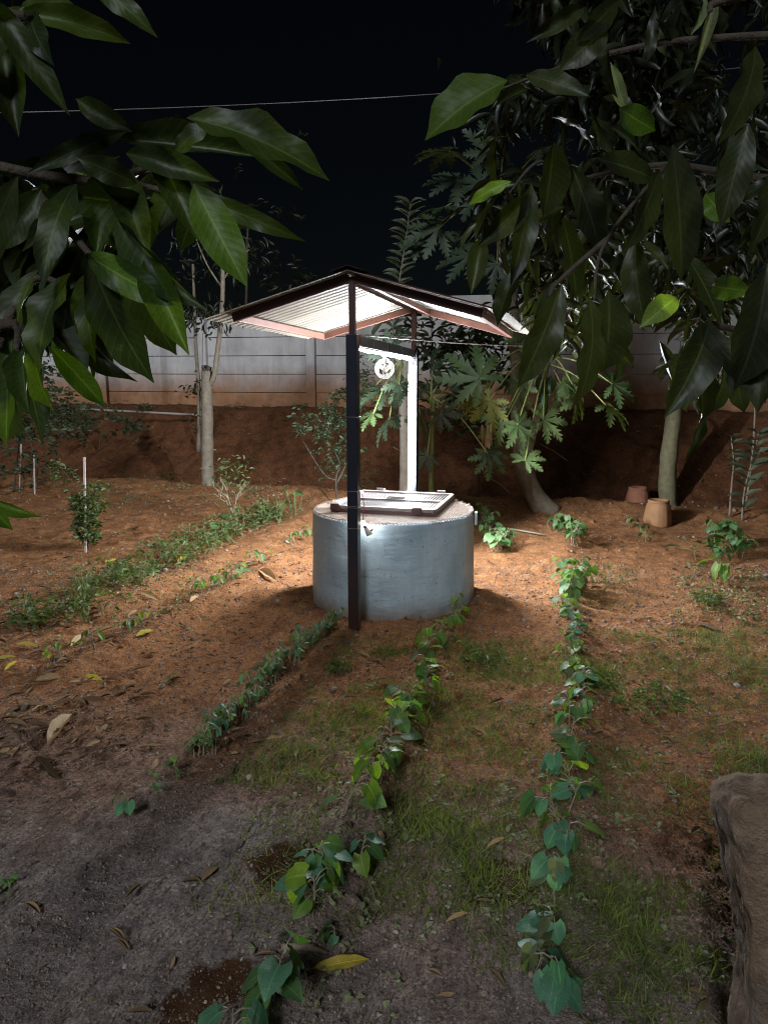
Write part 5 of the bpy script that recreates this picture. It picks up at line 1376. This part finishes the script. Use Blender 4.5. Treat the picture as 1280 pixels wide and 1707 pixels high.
zs = hfull(xs_, ys); sz = np.exp(NPR.normal(math.log(0.0026), 0.40, K)) * (0.75 + 0.16 * ys)
ang = NPR.rand(K, 3) * 6.28
ca, sa, cb, sb = np.cos(ang[:, 0]), np.sin(ang[:, 0]), np.cos(ang[:, 1]), np.sin(ang[:, 1])
A = np.zeros((K, 4, 4)); asp = 0.6 + NPR.rand(K, 3) * 0.8
A[:, 0, 0], A[:, 0, 1], A[:, 0, 2] = ca, -sa * cb, sa * sb
A[:, 1, 0], A[:, 1, 1], A[:, 1, 2] = sa, ca * cb, -ca * sb
A[:, 2, 1], A[:, 2, 2], A[:, 3, 3] = sb, cb, 1
A[:, :3, :3] *= asp[:, None, :] * sz[:, None, None]
A[:, 0, 3], A[:, 1, 3], A[:, 2, 3] = xs_, ys, zs + sz * 0.3
link('grit', joined('grit', (oct_v, oct_f, None), A, M['pebble'], smooth=False), kind='stuff', label='fine crumbs of soil and grit covering the near ground', category='grit')
mats = []
for i in range(520):
    if i % 6: px, py = random.uniform(0, 560), random.uniform(835, 1260)
    else: px, py = random.uniform(0, 1280), random.uniform(850, 1700)
    if i % 6 and (random.random() < (px / 560) * 0.85 or float(vn(px, py, 60, 4)) < -0.12): continue
    c = G(px, py); L = random.uniform(0.03, 0.11)
    mats.append(leafM(c + Vector((0, 0, 0.01)), rdir(-0.05, 0.2), Vector((random.uniform(-.4, .4), random.uniform(-.4, .4), 1)), L, L * random.uniform(0.12, 0.3), L * random.uniform(0.5, 1.5)))
for i in range(900):                                     # small dark scraps all over the open soil
    px, py = random.uniform(0, 1280), 850 + 420 * random.random() ** 1.2
    if float(vn(px, py, 90, 6)) < -0.1: continue
    c = G(px, py); L = random.uniform(0.015, 0.05)
    mats.append(leafM(c + Vector((0, 0, 0.008)), rdir(-0.1, 0.5), rdir(0.2, 1), L, L * random.uniform(0.2, 0.5), L * 1.5))
for i in range(55):                                     # larger dry leaves drifted up at the left
    px, py = abs(random.gauss(0, 110)), random.uniform(980, 1270)
    c = G(px, py); L = random.uniform(0.07, 0.15)
    mats.append(leafM(c + Vector((0, 0, 0.012)), rdir(-0.05, 0.25), Vector((random.uniform(-.6, .6), random.uniform(-.8, .2), 1)), L, L * random.uniform(0.16, 0.28), L * random.uniform(0.6, 1.6)))
link('leaf_litter', joined('leaf_litter', LITTER, mats, M['litter']), kind='stuff', label='dry brown leaf bits and twigs littering the soil, thickest at the left', category='leaf litter')

mats = []
for p in along([(478, 862), (400, 890), (330, 925), (250, 960), (180, 995), (110, 1030), (20, 1066)], 220, 30):
    c = snap(p)
    if float(vn(c.x, c.y, 0.5, 41)) < -0.05: continue
    for k in range(9):
        L = random.uniform(0.035, 0.075); mats.append(leafM(c + Vector((random.gauss(0, .05), random.gauss(0, .05), random.uniform(0.01, 0.16))), rdir(-0.3, 0.8), rdir(0.1, 1), L, L * 0.30, L))
for _ in range(170):
    px = random.choice([random.uniform(60, 300), random.uniform(380, 640), random.uniform(640, 1280)]); py = random.choice([random.uniform(695, 800), random.gauss(800, 10), random.gauss(682, 5)])
    c = G(px, py)
    for k in range(random.randint(3, 10)):
        L = random.uniform(0.03, 0.07); mats.append(leafM(c + Vector((random.gauss(0, .07), random.gauss(0, .07), random.uniform(0.0, 0.06))), rdir(-0.3, 0.8), rdir(0.1, 1), L, L * 0.30, L))
link('strip_weeds', joined('strip_weeds', OVAL_LOW, mats, M['weed']), kind='stuff', label='low tangled weeds in the green strip on the left and on the bank', category='weeds')
# larger fallen leaves, each a thing of its own
FL = [((520, 1634), (616, 1610), 20, 'fallen_y', 'large yellow-green fallen leaf at the bottom centre'), ((80, 1242), (121, 1200), 20, 'fallen_t', 'broad tan fallen leaf on the left foreground soil'), ((228, 1070), (256, 1056), 11, 'fallen_y', 'bright yellow folded leaf right of the small green seedling'),
      ((-12, 1106), (30, 1103), 8, 'fallen_y', 'yellow fallen leaf cut by the left edge'), ((8, 1120), (30, 1108), 6, 'fallen_y', 'short yellow-brown leaf just below the one cut by the left edge'), ((30, 1079), (64, 1081), 7, 'fallen_y', 'slim yellow fallen leaf below the weedy strip at the left'), ((74, 1087), (86, 1099), 9, 'fallen_y', 'small curled yellow leaf right of the slim one'),
      ((60, 1136), (104, 1134), 11, 'fallen_t', 'pale tan leaf lying flat above the broad tan one'), ((143, 1126), (172, 1132), 8, 'fallen_y', 'thin yellowish leaf below the small green seedling'), ((118, 1076), (142, 1061), 9, 'fallen_t', 'brown leaf leaning on its edge left of the small green seedling'), ((130, 1175), (180, 1172), 9, 'fallen_b', 'dull brown leaf in the middle of the left soil'),
      ((235, 997), (266, 1004), 9, 'fallen_t', 'pale leaf in the furrow between the two left rows'), ((434, 962), (462, 972), 11, 'fallen_t', 'pale cream leaf on the soil left of the well'), ((318, 1015), (330, 1003), 7, 'fallen_t', 'small tan leaf below the sparse seedlings'), ((378, 1176), (389, 1196), 9, 'fallen_t', 'cream leaf standing beside the post seedling row'),
      ((443, 1232), (472, 1234), 6, 'fallen_t', 'slender pale leaf in the shadow right of the post seedling row'), ((596, 1092), (618, 1099), 6, 'fallen_t', 'narrow pale leaf near the foot of the front post'), ((784, 1217), (812, 1236), 8, 'fallen_t', 'curved pale leaf in the grass between the rows'), ((742, 1556), (780, 1540), 8, 'fallen_t', 'pale leaf on grit left of the right row, near the bottom'),
      ((810, 1424), (842, 1412), 7, 'fallen_t', 'tan leaf left of the right row halfway down'), ((0, 1258), (18, 1252), 9, 'fallen_t', 'tan leaf end at the left edge below the broad one'), ((15, 1220), (38, 1242), 10, 'fallen_b', 'crumpled brown leaf at the left edge'), ((10, 1195), (40, 1176), 9, 'fallen_b', 'folded brown leaf above the crumpled one at the left edge'),
      ((55, 1192), (78, 1180), 5, 'fallen_t', 'thin tan leaf between the brown leaves and the broad tan one'), ((84, 1287), (104, 1286), 4, 'fallen_t', 'tiny white leaf sliver on the left foreground soil'), ((296, 945), (312, 938), 7, 'fallen_y', 'yellow leaf caught in the weedy strip'), ((1140, 1650), (1180, 1662), 8, 'fallen_b', 'dim leaf in the dark grass left of the masonry block'),
      ((1160, 1688), (1182, 1670), 8, 'fallen_b', 'dim curled leaf nearest the foot of the masonry block'), ((1075, 1030), (1088, 1026), 5, 'fallen_t', 'small tan leaf on the soil at the right'), ((1160, 1040), (1200, 1050), 8, 'fallen_b', 'brown leaf pile piece below the right-edge clump'), ((176, 945), (196, 940), 6, 'fallen_y', 'yellowish leaf left of the weedy strip near the stake'),
      ((60, 1262), (96, 1300), 5, 'fallen_b', 'dark twisted leaf below the broad tan leaf')]
for (p0, p1, wpx, mt, lab) in FL:
    a, b_ = G(*p0), G(*p1)
    a.z += 0.012; b_.z += 0.016
    d = b_ - a; L = max(0.05, d.length)
    depth = a.length
    Lw = wpx / FPX * depth * 1.25
    o = bpy.data.objects.new('fallen_leaf', leafmesh('mango', random.choice((0, 0, 3)), mt)); COL.objects.link(o)
    o.matrix_basis = leafM(a, d, Vector((random.uniform(-.3, .3), random.uniform(-0.9, -0.2), 1)), L, max(Lw, L * 0.18), L * 0.8)
    o['label'] = lab; o['category'] = 'fallen leaf'
